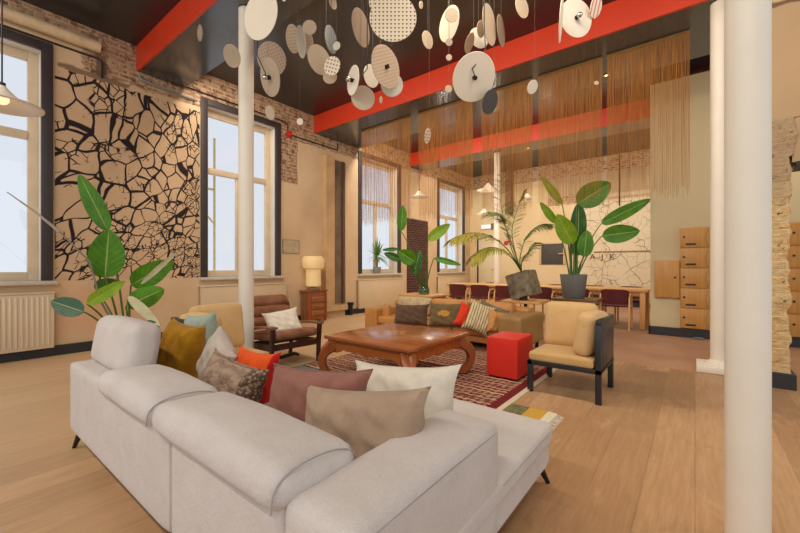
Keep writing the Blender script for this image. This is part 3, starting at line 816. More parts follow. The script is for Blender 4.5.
def headrest(x0, x1, seed):
    """folded-down headrest laid over the back"""
    rot = Matrix.Rotation(math.radians(-4), 3, 'X')
    bm = bm_new(); softbox(bm, ((x0+x1)/2+sx, .694+sy, .556), (x1-x0)/2, .155, .060, .055, 16, (.012, 0, .03), .0015, rot, seed)
    hr = obj('headrest', bm, sofa_f, S)
    bm = bm_new(); pts = []
    for k in range(25):
        a = PI*(.0+1.*k/24)
        p = rot @ Vector(((x1-x0)/2-.012, .15*math.cos(a), -.042+.102*max(0, math.sin(a))**.5))
        pts.append(Vector(((x0+x1)/2+sx, .694+sy, .556))+p)
    add_tube(bm, pts, .0025, 6); obj('seam', bm, piping_m, hr)
headrest(-2.38, -1.67, 5); headrest(-1.66, -.825, 6)
rot = Matrix.Rotation(math.radians(-9), 3, 'X')
bm = bm_new(); softbox(bm, (-2.69+sx, .755+sy, .685), .325, .085, .15, .062, 16, (.008, .014, .006), .002, rot, 8); obj('headrest', bm, sofa_f, S)
# long seam on the arm and chaise
bm = bm_new(); add_tube(bm, [(-.590+sx, .62+sy, .522), (-.588+sx, 1.0+sy, .526), (-.590+sx, 1.34+sy, .522), (-.602+sx, 1.370+sy, .51), (-.61+sx, 1.38+sy, .3)], .002, 6)
add_tube(bm, [(-.584+sx, 1.39+sy, .302), (-.583+sx, 2.03+sy, .302)], .002, 6); obj('seam', bm, piping_m, S)
for (x, y, dx, dy) in ((-3.04, .63, -.06, -.03), (-.66, 2.0, .045, .06), (-.68, .66, .03, -.03), (-3.0, 1.44, -.04, .04), (-1.5, 1.98, 0, .04), (-1.55, .64, 0, -.03)):
    bm = bm_new(); add_tube(bm, [(x+sx, y+sy, .135), (x+dx+sx, y+dy+sy, .0)], .022, 12, .011); obj('leg', bm, black_metal, S)

# ------------------------------------------------------------------ pillows
def pillow(name, label, cat_m, c, w, h, t, yaw, tilt=-15., roll=0., seed=0, piping=None, patch=None, group=None, lean=None):
    """throw pillow: pinched corners, wrinkles; local x wide, z high, y thick"""
    rnd = random.Random(seed); n = 28
    bm = bm_new(); fr = {}; uvp = []
    ph = [rnd.uniform(0, 6.28) for _ in range(8)]
    def prof(u, v):
        e = max(0, (1-u**4))**.55*max(0, (1-v**4))**.55
        return e
    for side in (1, -1):
        for i in range(n+1):
            for j in range(n+1):
                u = -1+2*i/n; v = -1+2*j/n
                if side == -1 and (i in (0, n) or j in (0, n)): fr[(side, i, j)] = fr[(1, i, j)]; continue
                ear = .07*(abs(u)*abs(v))**5
                px = w/2*u*(1-.07*(1-v*v)*abs(u)**2+ear); pz = h/2*v*(1-.07*(1-u*u)*abs(v)**2+ear)
                th = t/2*prof(u, v)
                wr = math.sin(u*9+v*4+ph[0])*math.sin(v*7-u*3+ph[1])*.035+math.sin(u*17+v*12+ph[2])*.016+math.sin((u-v)*11+ph[3])*.02*(abs(u*v))
                th *= 1+wr*3.2+.08*math.sin((abs(u)-abs(v))*14+ph[4])*(abs(u*v))**.8
                th += .0015
                sag = -.02*h*(1-v)*.5*(1-u*u)
                fr[(side, i, j)] = bm.verts.new((px, side*th*(1+.25*(-v)*.5), pz+sag))
        for i in range(n):
            for j in range(n):
                f = [fr[(side, i, j)], fr[(side, i+1, j)], fr[(side, i+1, j+1)], fr[(side, i, j+1)]]
                try:
                    ff = bm.faces.new(f)
                    if patch and i >= n*patch: ff.material_index = 1
                except ValueError: pass
    ms = cat_m if isinstance(cat_m, list) else [cat_m]
    o = obj(name, bm, ms)
    o.location = c
    o.rotation_mode = 'XYZ'
    M = Matrix.Rotation(math.radians(yaw), 4, 'Z') @ Matrix.Rotation(math.radians(tilt), 4, 'X') @ Matrix.Rotation(math.radians(roll), 4, 'Y')
    o.rotation_euler = M.to_euler()
    tag(o, label, 'pillow', group)
    if piping:
        bm = bm_new(); pts = []
        for i in range(n): pts.append((i, 0))
        for j in range(n): pts.append((n, j))
        for i in range(n, 0, -1): pts.append((i, n))
        for j in range(n, -1, -1): pts.append((0, j))
        cs = []
        for (i, j) in pts:
            u = -1+2*i/n; v = -1+2*j/n; ear = .07*(abs(u)*abs(v))**5
            cs.append((w/2*u*(1-.07*(1-v*v)*abs(u)**2+ear), 0, h/2*v*(1-.07*(1-u*u)*abs(v)**2+ear)-.02*h*(1-v)*.5*(1-u*u)))
        add_tube(bm, cs, .005, 6, None, False); obj('piping', bm, piping, o)
    return o
gp = 'throw pillows on the grey sofa'
P_ = lambda *a, **k: pillow('throw_pillow', *a, group=gp, **k)
P_('mustard yellow velvet throw pillow next to the raised headrest', mustard, P(180, 354, 2.52), .32, .42, .20, 14, -12, 6, 1)
P_('pale mint throw pillow behind the mustard one', mint, P(200, 338, 2.75), .27, .35, .14, 18, -10, -8, 2)
P_('light beige linen pillow with a pointed corner behind the chevron one', linen_l, P(218, 362, 2.34), .29, .33, .15, -2, -8, 32, 3)
P_('taupe chevron pillow with a chunky dark knit side strip', [chevron, chunky], P(229, 394, 2.0), .43, .36, .18, 10, -16, 8, 4, patch=.8)
P_('bright orange throw pillow with a red edge behind the chevron one', [orange_f, red_f], P(252, 387, 2.2), .28, .42, .14, 22, -12, 5, 5, patch=.86)
P_('wide mauve brown pillow with piped edge in the middle of the sofa', mauve, P(314, 407, 1.74), .60, .34, .18, 4, -15, -6, 6, piping=mauve)
P_('big cream white pillow resting behind the taupe one on the chaise', white_f, P(401, 405, 1.80), .56, .38, .20, 8, -18, -5, 7)
P_('taupe velvet pillow in front of all, leaning on the right armrest', taupe, P(361, 433, 1.45), .56, .33, .21, 8, -16, -8, 8)

# ------------------------------------------------------------------ coffee table
T = thing('coffee_table', 'low orange teak opium coffee table with curled legs on the kelim', 'table', (-2.44, 3.08, .014))
tw, td, th_ = .545, .54, .435
bm = bm_new(); add_box(bm, -tw, tw, -td, td, th_-.035, th_, .008, 2); obj('table_top', bm, table_top_mat(), T)
bm = bm_new()
add_box(bm, -tw+.03, tw-.03, -td+.03, td-.03, th_-.06, th_-.035, .006, 1); obj('moulding', bm, teak, T)
def apron(x0, x1, fix, ax):
    """scalloped apron board"""
    bm = bm_new(); n = 28; rows_ = []
    for i in range(n+1):
        u = i/n; a = x0+(x1-x0)*u
        zb = th_-.06-.075-.05*(abs(2*u-1)**5)-.02*(1 if abs(2*u-1) < .12 else 0)+.012*math.cos(abs(2*u-1)*6*PI)*(abs(2*u-1) > .5)
        r = []
        for (o_, z_) in ((-.014, zb), (.014, zb), (.014, th_-.06), (-.014, th_-.06)):
            r.append(bm.verts.new((a, fix+o_, z_) if ax == 0 else (fix+o_, a, z_)))
        rows_.append(r)
    for a, b in zip(rows_, rows_[1:]):
        for k in range(4): bm.faces.new((a[k], a[(k+1) % 4], b[(k+1) % 4], b[k]))
    bm.faces.new(rows_[0]); bm.faces.new(rows_[-1]); obj('apron', bm, teak, T)
for s in (-1, 1): apron(-tw+.08, tw-.08, s*(td-.06), 0); apron(-td+.08, td-.08, s*(tw-.06), 1)
for a in (-1, 1):
    for b in (-1, 1):
        d = Vector((a, b, 0)).normalized(); side = Vector((-d.y, d.x, 0))
        c0 = Vector((a*(tw-.085), b*(td-.085), 0)); pts = []; ws = []; ds = []
        for (o_, z_, w, dd) in ((-.02, th_-.06, .13, .12), (.04, th_-.11, .13, .12), (.105, .27, .115, .10), (.135, .2, .105, .085), (.13, .13, .10, .075), (.095, .07, .095, .07), (.05, .035, .09, .062), (.0, .032, .085, .05), (-.03, .055, .08, .035)):
            pts.append(c0+d*o_+Vector((0, 0, z_))); ws.append(w); ds.append(dd)
        bm = bm_new(); sweep(bm, pts, ws, ds, side); lg = obj('leg', bm, teak_z, T)

# ------------------------------------------------------------------ red cube
Q = thing('pouf', 'bright red cube stool on the kelim between sofa and corner chair', 'stool', (-1.535, 3.84, .014))
bm = bm_new(); softbox(bm, (0, 0, .215), .165, .225, .197, .012, 8, (.002, .002, .004)); obj('upholstery', bm, red_vinyl, Q)
for a in (-1, 1):
    for b in (-1, 1):
        bm = bm_new(); add_tube(bm, [(a*.13, b*.19, 0), (a*.13, b*.19, .022)], .02, 12); obj('foot', bm, black_metal, Q)
bm = bm_new(); add_box(bm, .165, .17, .17, .2, .1, .17, .001); obj('side_tag', bm, mat('white_tag', (220, 214, 204), .6), Q)

# ------------------------------------------------------------------ corner chairs
def corner_chair(label, loc, rz, w=.60, d=.66, mir=1):
    K = thing('corner_chair', label, 'chair', loc, rz)
    def obj(name, bm, m, parent):
        for v in bm.verts: v.co.x *= mir
        return globals()['obj'](name, bm, m, parent)
    x0, x1, y0, y1 = -w/2, w/2, -d/2, d/2
    for a, b, nm in ((x0, y0, .27), (x1-.045, y0, .66), (x0, y1-.045, .27), (x1-.045, y1-.045, .27)):
        bm = bm_new(); add_box(bm, a, a+.045, b, b+.045, 0, nm, .003); obj('leg', bm, charcoal, K)
    bm = bm_new(); add_box(bm, x0, x1, y0, y0+.04, .25, .29, .003); add_box(bm, x0, x1, y1-.04, y1, .25, .29, .003)
    add_box(bm, x0, x0+.04, y0, y1, .25, .29, .003); add_box(bm, x1-.04, x1, y0, y1, .25, .29, .003); add_box(bm, x0+.03, x1-.03, y0+.03, y1-.03, .262, .285); obj('seat_frame', bm, charcoal, K)
    bm = bm_new(); add_box(bm, x1-.022, x1, y0+.03, y1, .27, .685, .004); add_box(bm, x1-.042, x1+.003, y0, y1, .66, .70, .004); obj('side_panel', bm, charcoal, K)
    bm = bm_new(); add_box(bm, x0, x1-.02, y1-.022, y1, .29, .60, .004); obj('back_panel', bm, charcoal, K)
    bm = bm_new(); softbox(bm, (-.022, -.012, .328), w/2-.03, d/2-.012, .042, .025, 10, (0, 0, .008), .001); obj('seat_cushion', bm, seat_cush, K)
    rot = Matrix.Rotation(math.radians(-10), 3, 'X')
    bm = bm_new(); softbox(bm, (-.055, y1-.1, .575), .24, .075, .215, .05, 12, (.0, .02, .01), .004, rot, 3); obj('back_cushion', bm, cane_cush, K)
    rot = Matrix.Rotation(math.radians(8), 3, 'Y') @ Matrix.Rotation(math.radians(-6), 3, 'Z')
    bm = bm_new(); softbox(bm, (x1-.125, -.03, .555), .08, .23, .19, .06, 12, (.015, 0, .01), .005, rot, 5); obj('side_cushion', bm, cane_cush, K)
    return K
corner_chair('black framed corner chair with sandy cushions right of the red cube', (-.915, 3.77, 0), 0, .61, .62)
corner_chair('dark framed corner chair with sandy cushions beyond the far end of the grey sofa', (-3.38, 1.68, 0), PI/2, .62, .56, -1)

# ------------------------------------------------------------------ tan sofa
S2 = thing('leather_sofa', 'tan leather three-seat sofa with square arms behind the coffee table', 'sofa', (-3.06, 5.1, 0))
o2 = (3.06, -5.1)
sb('armrest', -4.42, -4.14, 4.65, 5.5, .1, .455, .03, leather_tan, S2, 10, off=o2)
sb('armrest', -2.02, -1.70, 4.62, 5.5, .1, .51, .03, leather_tan_side, S2, 10, off=o2)
sb('base', -4.15, -2.0, 4.72, 5.45, .1, .2, .02, leather_tan, S2, off=o2)
sb('backrest', -4.3, -1.85, 5.3, 5.55, .12, .56, .04, leather_tan, S2, off=o2)
for k in range(3):
    x = -4.14+k*.706; sb('seat_cushion', x, x+.70, 4.66, 5.32, .2, .33, .04, leather_tan, S2, 10, (0, 0, .015), .002, k, o2)
    rot = Matrix.Rotation(math.radians(-10), 3, 'X')
    sb('back_cushion', x+.01, x+.69, 5.16, 5.34, .32, .62, .06, leather_tan if k != 0 else mat('pale_throw', (206, 182, 140), .9, 0, .2, 12), S2, 10, (0, .02, .01), .004, k+4, o2, rot)
for a in (-4.36, -1.78):
    for b in (4.72, 5.44):
        bm = bm_new(); add_box(bm, a-.02+o2[0], a+.02+o2[0], b-.02+o2[1], b+.02+o2[1], 0, .105, .003); obj('leg', bm, black_metal, S2)
# cushions on it
gp2 = 'scatter cushions on the tan leather sofa'
Q_ = lambda *a, **k: pillow('scatter_cushion', *a, group=gp2, **k)
Q_('plain tan leather cushion against the left arm of the tan sofa', leather_tan, P(386, 315, 6.3), .30, .36, .12, -35, -8, 0, 21)
Q_('dark brown cushion, left one on the tan sofa', brown_f, P(411, 314.5, 5.80), .60, .32, .17, 4, -16, -3, 22)
oc = Q_('olive brown cushion with a gold oval motif on the tan sofa', olive_f, P(446, 315, 5.42), .54, .34, .15, 3, -16, -3, 23)
bm = bm_new(); add_lathe(bm, [(0, .003), (.5, .003), (.5, -.003), (0, -.003)], 28)
for v in bm.verts:
    v.co = Vector((v.co.x*.2, -.079+v.co.z+.016*v.co.x*v.co.x*4*.25, v.co.y*.095+.01))
obj('motif', bm, mat('gold_print', (196, 142, 54), .7, 0, .2, 20), oc)
Q_('bright red-orange cushion leaning on the tan sofa', orange_f if False else fabric('coral_red_cotton', (226, 62, 32), .06, 260, .3, 8), P(468, 317, 5.22), .31, .33, .13, 40, -16, 24, 24)
Q_('cream striped cushion beside the red-orange one', pale_str, P(479, 317.5, 5.05), .34, .40, .15, 40, -16, 22, 25)
Q_('grey-green cushion wedged behind the cream striped one', grey_green, P(491, 317, 5.12), .40, .36, .13, 38, -20, 24, 26)
Q_('tan leather cushion against the right arm of the tan sofa', leather_tan, P(497, 322, 5.0), .28, .30, .11, 55, -14, 14, 27)

# ------------------------------------------------------------------ leather armchair
K = thing('leather_armchair', 'dark wooden safari armchair with brown leather roll cushions by the slim column', 'armchair', (-3.95, 2.70, 0), PI/2)
# local: front toward -y ; width x
W2 = .305
K.rotation_euler = (0, 0, PI/2-.08)
for a in (-1, 1):
    bm = bm_new(); sweep(bm, [(a*W2, -.33, 0), (a*W2, -.335, .2), (a*W2, -.345, .36), (a*W2, -.36, .49)], [.04, .04, .045, .05], [.05, .055, .06, .05], (1, 0, 0)); obj('leg', bm, walnut, K)
    bm = bm_new(); sweep(bm, [(a*W2, .3, 0), (a*W2, .28, .2), (a*W2, .30, .42), (a*W2, .38, .68)], [.04]*4, [.05, .055, .05, .04], (1, 0, 0)); obj('leg', bm, walnut, K)
    bm = bm_new(); add_bar(bm, (a*W2, -.33, .25), (a*W2, .3, .21), .03, .07); obj('side_rail', bm, walnut, K)
    bm = bm_new(); sweep(bm, [(a*W2, -.39, .475), (a*W2, -.2, .47), (a*W2, .05, .44), (a*W2, .31, .43)], [.085, .09, .085, .07], [.028, .026, .024, .022], (1, 0, 0)); obj('armrest', bm, leather_br, K)
for y, zz in ((-.33, .25), (.28, .2)):
    bm = bm_new(); add_bar(bm, (-W2, y, zz), (W2, y, zz), .03, .07); obj('cross_rail', bm, walnut, K)
bm = bm_new(); sweep(bm, [(-W2+.04, -.05, .03), (-.2, -.02, .06), (0, 0, .05), (.2, .02, .06), (W2-.04, .05, .03)], [.05]*5, [.04]*5, (0, 1, 0)); obj('stretcher', bm, walnut, K)
bm = bm_new(); softbox(bm, (0, -.06, .345), .28, .32, .05, .045, 12, (0, 0, .012), .003, Matrix.Rotation(math.radians(-6), 3, 'X'), 2); obj('seat_cushion', bm, leather_br, K)
for k, (y, zz, r) in enumerate(((.26, .45, .075), (.33, .575, .078), (.40, .70, .08))):
    bm = bm_new(); softbox(bm, (0, y, zz), .305, .075, r, .07, 12, (.01, .0, .0), .003, Matrix.Rotation(math.radians(-28), 3, 'X'), k); obj('back_roll', bm, leather_br, K)
pillow('armchair_pillow', 'off-white cotton pillow on the brown leather armchair', white_f, P(283, 322, 4.46), .40, .31, .13, 66, -34, -9, 31)

# ------------------------------------------------------------------ bedside cabinet and lamp
K = thing('bedside_cabinet', 'small carved reddish wooden bedside cabinet against the window wall', 'cabinet', (-6.33, 5.12, 0))
box('body', -.13, .13, -.24, .24, .04, .62, cabinet_w, K, .008)
box('top', -.145, .15, -.27, .27, .62, .66, cabinet_w, K, .008)
for k, zz in enumerate((.47, .33, .19)):
    dr = box('drawer', .13, .145, -.18, .18, zz-.055, zz+.055, wood('drawer_front_wood', (176, 112, 62), (128, 70, 36), 'Y', 1, .3), K, .006)
    bm = bm_new(); add_tube(bm, [(.145, -.12, zz+.02), (.165, -.06, zz-.012), (.168, 0, zz-.02), (.165, .06, zz-.012), (.145, .12, zz+.02)], .009, 8); obj('handle', bm, mat('worn_brass', (176, 150, 100), .3, .8), dr)
for a in (-1, 1):
    for b in (-1, 1): box('leg', a*.11-.02, a*.11+.02, b*.215-.02, b*.215+.02, 0, .042, cabinet_w, K)
    bm = bm_new(); add_tube(bm, [(.14, a*.215, .05), (.14, a*.215, .61)], .02, 12); obj('pilaster', bm, cabinet_w, K)
box('side_inlay', -.05, -.0, -.245, -.24, .08, .6, mat('green_inlay', (70, 110, 74), .6), K, .001)
LM = thing('table_lamp', 'cream mushroom-shaped table lamp on the bedside cabinet', 'lamp', (-6.27, 5.06, .66)); LM.scale = (.93, .93, .97)
lampm = glow('lamp_shade_glow', (236, 204, 146), .16)
bm = bm_new(); add_lathe(bm, [(.0, .002), (.13, .002), (.14, .02), (.135, .05), (.0, .052)], 36); obj('base', bm, mat('brown_lamp_base', (140, 110, 80), .4), LM)
bm = bm_new(); add_lathe(bm, [(0, .07), (.13, .07), (.165, .095), (.17, .14), (.165, .40), (.17, .44), (.225, .47), (.245, .53), (.25, .62), (.235, .69), (.2, .725), (0, .73)], 40); obj('shade', bm, lampm, LM)
bm = bm_new(); add_tube(bm, [(0, 0, .05), (0, 0, .075)], .05, 16); obj('stem', bm, mat('brown_lamp_base', (140, 110, 80)), LM)

# ------------------------------------------------------------------ side tables behind the tan sofa
def side_table(label, loc, w, d, h, mtop, mleg, slab=.04, rz=0., style=0):
    K = thing('side_table', label, 'table', loc, rz)
    box('table_top', -w/2, w/2, -d/2, d/2, h-slab, h, mtop, K, .005)
    if style == 0:
        bm = bm_new(); add_lathe(bm, [(0, .03), (.03, .03), (.03, h-slab), (0, h-slab)], 16); obj('pedestal', bm, mleg, K)
        bm = bm_new(); add_box(bm, -.2, .2, -.2, .2, 0, .03, .01); obj('foot', bm, mleg, K)
    else:
        for a in (-1, 1):
            for b in (-1, 1): box('leg', a*(w/2-.05)-.02, a*(w/2-.05)+.02, b*(d/2-.05)-.02, b*(d/2-.05)+.02, 0, h-slab, mleg, K)
        for b in (-1, 1): box('apron', -w/2+.05, w/2-.05, b*(d/2-.05)-.01, b*(d/2-.05)+.01, h-slab-.07, h-slab, mleg, K)
    return K
side_table('square light oak table carrying the tilted zinc palm planter', (-2.2, 6.16, 0), .62, .58, .60, oak, black_metal)
side_table('dark topped table carrying the round grey planter', (-1.62, 7.1, 0), .72, .62, .60, wood('smoked_oak', (120, 88, 58), (92, 66, 44), 'X'), oak_z, .035, 0, 1)
side_table('light oak table with the green glass vase, left behind the tan sofa', (-4.27, 6.2, 0), .8, .6, .60, oak, oak_z, .035, 0, 1)

# ------------------------------------------------------------------ dining table and chairs
T = thing('dining_table', 'long light oak communal table in the far room', 'table', (-2.77, 8.5, 0))
box('table_top', -2.1, 2.1, -.42, .42, .68, .725, oak, T, .006)
for x in (-2.02, -.68, .68, 2.02):
    for b in (-1, 1): box('leg', x-.045, x+.045, b*.36-.045, b*.36+.045, 0, .68, oak_z, T, .012)
box('apron', -2.0, 2.0, -.37, -.35, .6, .68, oak, T); box('apron', -2.0, 2.0, .35, .37, .6, .68, oak, T)
def dining_chair(label, loc, rz, group):
    K = thing('dining_chair', label, 'chair', loc, rz, group)     # faces +y
    bm = bm_new(); softbox(bm, (0, .0, .44), .21, .2, .025, .022, 8, (0, 0, .006)); obj('seat', bm, burgundy, K)
    bm = bm_new(); n = 12; R0 = []
    for i in range(n+1):
        u = -1+2*i/n; x = .225*math.sin(u*1.15)/math.sin(1.15); y = -.2+.10*(u*u)
        zt = .735-.03*u**4; zb = .47+.02*u**4
        R0.append([bm.verts.new((x, y+dy-.03*(k), z_)) for (z_, dy, k) in ((zb, 0, 0), ((zb+zt)/2, -.015, .5), (zt, -.02, 1), (zt, .004, 1), ((zb+zt)/2, .009, .5), (zb, .024, 0))])
    for a, b in zip(R0, R0[1:]):
        for k in range(6): bm.faces.new((a[k], a[(k+1) % 6], b[(k+1) % 6], b[k]))
    bm.faces.new(R0[0]); bm.faces.new(R0[-1]); obj('backrest', bm, burgundy, K)
    for a in (-1, 1):
        for b in (-1, 1):
            bm = bm_new(); sweep(bm, [(a*.235, b*.19, 0), (a*.235, b*.175, .3), (a*.235, b*.15, .56), (a*.235, b*.10, .625), (a*.235, 0, .635)], [.03]*5, [.035, .035, .035, .03, .028], (1, 0, 0)); obj('leg', bm, oak_z, K)
        bm = bm_new(); add_bar(bm, (a*.235, -.15, .42), (a*.235, .15, .42), .022, .03); obj('side_rail', bm, oak_z, K)
    return K
near = [(-4.43, 'far left'), (-3.86, 'second from the left'), (-3.26, 'third, partly behind the zinc planter'), (-2.5, 'fourth, right of the zinc planter'), (-1.82, 'fifth, behind the round grey planter'), (-1.16, 'rightmost')]
c0 = None
for x, nm in near:
    lb = 'burgundy dining chair on the near side of the table, ' + nm
    if c0 is None: c0 = dining_chair(lb, (x, 8.0, 0), 0, 'burgundy chairs at the long table')
    else: dup(c0, lb, (x, 8.0, 0), 0)
for x, nm in ((-4.1, 'leftmost'), (-3.3, 'second from the left'), (-2.5, 'third from the left'), (-1.75, 'second from the right'), (-1.05, 'rightmost')):
    dup(c0, 'burgundy dining chair on the far side of the table, ' + nm, (x, 8.95, 0), PI)

# ------------------------------------------------------------------ plants
def bez(p0, p1, p2, n=10):
    return [p0*(1-t)**2+p1*2*t*(1-t)+p2*t*t for t in [i/n for i in range(n+1)]]
def leaf(parent, org, b, t, w, m, up=None, fold=.18, droop=0., name='leaf', tipw=.8, facing=None):
    """broad leaf from base b to tip t (world), width w"""
    b = Vector(b); t = Vector(t); ax = t-b; ln = ax.length
    view = facing if facing is not None else (Vector((0, 0, H))-(b+t)/2)
    sd = ax.cross(view).normalized(); nr = sd.cross(ax).normalized()
    if nr.dot(view) < 0: nr = -nr
    bm = bm_new(); uvl = bm.loops.layers.uv.new('UVMap'); n, k = 16, 8; g = []; uv = {}
    for i in range(n+1):
        s = i/n; ww = w/2*(math.sin(PI*min(1, s**tipw*1.0))**.62) if 0 < s < 1 else .002
        ce = b+ax*s-nr*droop*ln*(s*s)+nr*droop*ln*s*.6
        row = []
        for j in range(k+1):
            q = -1+2*j/k
            v = bm.verts.new(ce+sd*ww*q+nr*(abs(q)*fold*ww+.012*ln*math.sin(s*16+q*2)*abs(q)**2*.6))
            uv[v] = (s, (q+1)/2); row.append(v)
        g.append(row)
    for i in range(n):
        for j in range(k):
            f = bm.faces.new((g[i][j], g[i][j+1], g[i+1][j+1], g[i+1][j]))
            for lp in f.loops: lp[uvl].uv = uv[lp.vert]
    for v in bm.verts: v.co -= org
    return obj(name, bm, m, parent)
def stalk(parent, org, a, b, r=.008, m=None, bend=.0, name='stalk', r1=None):
    a, b = Vector(a), Vector(b); mid = (a+b)/2+Vector((0, 0, bend))
    if abs(bend) < 1e-6: mid = Vector((a.x*.6+b.x*.4, a.y*.6+b.y*.4, a.z*.35+b.z*.65))
    bm = bm_new(); add_tube(bm, [p-org for p in bez(a, mid, b)], r, 8, r1 if r1 else r*.6); return obj(name, bm, m or stalk_m, parent)

# large strelitzia behind the grey sofa
o0 = Vector((-4.93, 1.38, 0)); K = thing('banana_plant', 'tall broad-leaved plant in a dark square pot behind the grey sofa under the mural', 'plant', o0)
bm = bm_new(); add_box(bm, -.17, .17, -.17, .17, 0, .30, .008); obj('pot', bm, mat('dark_grey_pot', (84, 84, 84), .6), K)
bm = bm_new(); add_box(bm, -.15, .15, -.15, .15, .29, .308); obj('soil', bm, soil, K)
r0 = o0+Vector((0, 0, .3)); D0 = 4.0
def LA(bx, by, tx, ty, wpx, m, d0=D0, d1=None, st=True, rx=0, **k):
    d1 = d1 or d0; b = P(bx, by, d0); leaf(K, o0, b, P(tx, ty, d1), wpx/376*d0, m, **k)
    if st: stalk(K, o0, r0+Vector((rx, rx*.3, 0)), b, .013, m=stalk_m)
LA(108, 231, 79, 174, 17, leaf_g, 4.0, 3.8, rx=.03, fold=.1)
LA(105, 278, 109, 229, 30, leaf_g, 3.95, 3.9, rx=-.04)
LA(87, 304, 125, 281, 13, leaf_y, 3.8, 3.75, rx=-.07)
LA(131, 285, 174, 261, 22, leaf_g, 3.95, 3.8, rx=.06)
LA(126, 306, 164, 289, 21, leaf_g, 3.9, 3.75, rx=.08, fold=-.2)
LA(84, 312, 51, 301, 19, leaf_b, 3.9, 3.85, rx=-.08)
LA(97, 292, 117, 280, 18, leaf_d, 4.15, 4.1, rx=-.02)
LA(141, 284, 178, 251, 5, leaf_dry, 3.75, 3.7, st=False)
LA(128, 296, 160, 326, 9, leaf_dry, 3.75, 3.6, rx=.1)
LA(158, 332, 148, 320, 9, leaf_b, 3.6, 3.6, st=False)
bm = bm_new(); add_tube(bm, [p-o0 for p in [r0, P(100, 300, 3.9), P(90, 262, 3.8), P(60, 232, 3.6), P(34, 211, 3.5), P(7, 192, 3.4)]], .012, 8, .004); obj('dry_stem', bm, mat('dry_stem_grey', (150, 136, 120), .7), K)
bm = bm_new(); add_tube(bm, [p-o0 for p in [P(60, 232, 3.6), P(34, 211, 3.5), P(7, 192, 3.4)]], .015, 8, .004); obj('dry_stem', bm, mat('dry_stem_pale', (176, 160, 146), .7), K)

# banana plant in the round grey planter
o0 = Vector((-1.68, 7.08, .602)); K = thing('banana_plant', 'broad-leaved banana plant in a round grey planter on the dark topped table', 'plant', o0)
bm = bm_new(); add_lathe(bm, [(0, .0), (.165, .0), (.175, .01), (.222, .40), (.222, .41), (.205, .41), (.2, .36), (0, .36)], 40); obj('pot', bm, grey_pot, K)
r0 = o0+Vector((0, 0, .36)); D0 = 6.65
for k in range(5):
    a = k*1.3; stalk(K, o0, r0+Vector((.05*math.cos(a), .05*math.sin(a), 0)), r0+Vector((.05*math.cos(a)*1.2, .05*math.sin(a), .5+.06*k)), .022, stalk_m, name='stem')
LA(562, 204, 541, 176, 8, leaf_y, 6.6, 6.5, rx=-.03)
LA(577, 204, 611, 183, 24, leaf_g, 6.6, 6.4, rx=.02)
LA(601, 224, 651, 199, 13, leaf_g, 6.5, 6.3, rx=.05, fold=.1)
LA(602, 236, 640, 231, 18, leaf_g, 6.5, 6.3, rx=.06)
LA(573, 244, 557, 214, 18, leaf_y, 6.5, 6.4, rx=-.05)
LA(556, 223, 540, 202, 8, leaf_y, 6.6, 6.5, rx=-.06)
LA(578, 242, 579, 202, 15, leaf_d, 6.75, 6.7, rx=0)
LA(584, 257, 587, 230, 15, leaf_g, 6.45, 6.4, rx=.04)
LA(576, 256, 580, 235, 12, leaf_d, 6.6, 6.55, rx=-.01)

# small plant in green glass vase
o0 = Vector((-4.22, 6.15, .602)); K = thing('vase_plant', 'leafy cutting in a green glass vase on the left oak table', 'plant', o0)
bm = bm_new(); add_lathe(bm, [(0, .0), (.1, .0), (.11, .02), (.105, .12), (.085, .15), (.09, .17), (.08, .17), (.075, .15), (.095, .11), (.098, .03), (0, .02)], 28); obj('vase', bm, glass_green, K)
bm = bm_new()
for k in range(6):
    a = k*1.05; add_tube(bm, [(.03*math.cos(a), .03*math.sin(a), .03), (.04*math.cos(a), .04*math.sin(a), .35+.05*(k % 3))], .012, 6, .006)
obj('stem', bm, stalk_br, K)
r0 = o0+Vector((0, 0, .15))
LA(401, 231, 403, 205, 10, leaf_g, 7.3, 7.2, rx=-.04)
LA(428, 240, 450, 224, 11, leaf_y, 7.2, 7.1, rx=.03)
LA(415, 262, 398, 251, 15, leaf_g, 7.0, 6.9, rx=-.03)
LA(434, 258, 461, 265, 6, leaf_g, 7.2, 7.1, rx=.05)
LA(401, 260, 384, 253, 8, leaf_d, 7.1, 7.1, rx=-.05)
LA(414, 275, 420, 250, 11, leaf_d, 7.3, 7.3, rx=.0)
LA(398, 249, 382, 250, 4, leaf_d, 7.0, 7.0, rx=-.02)

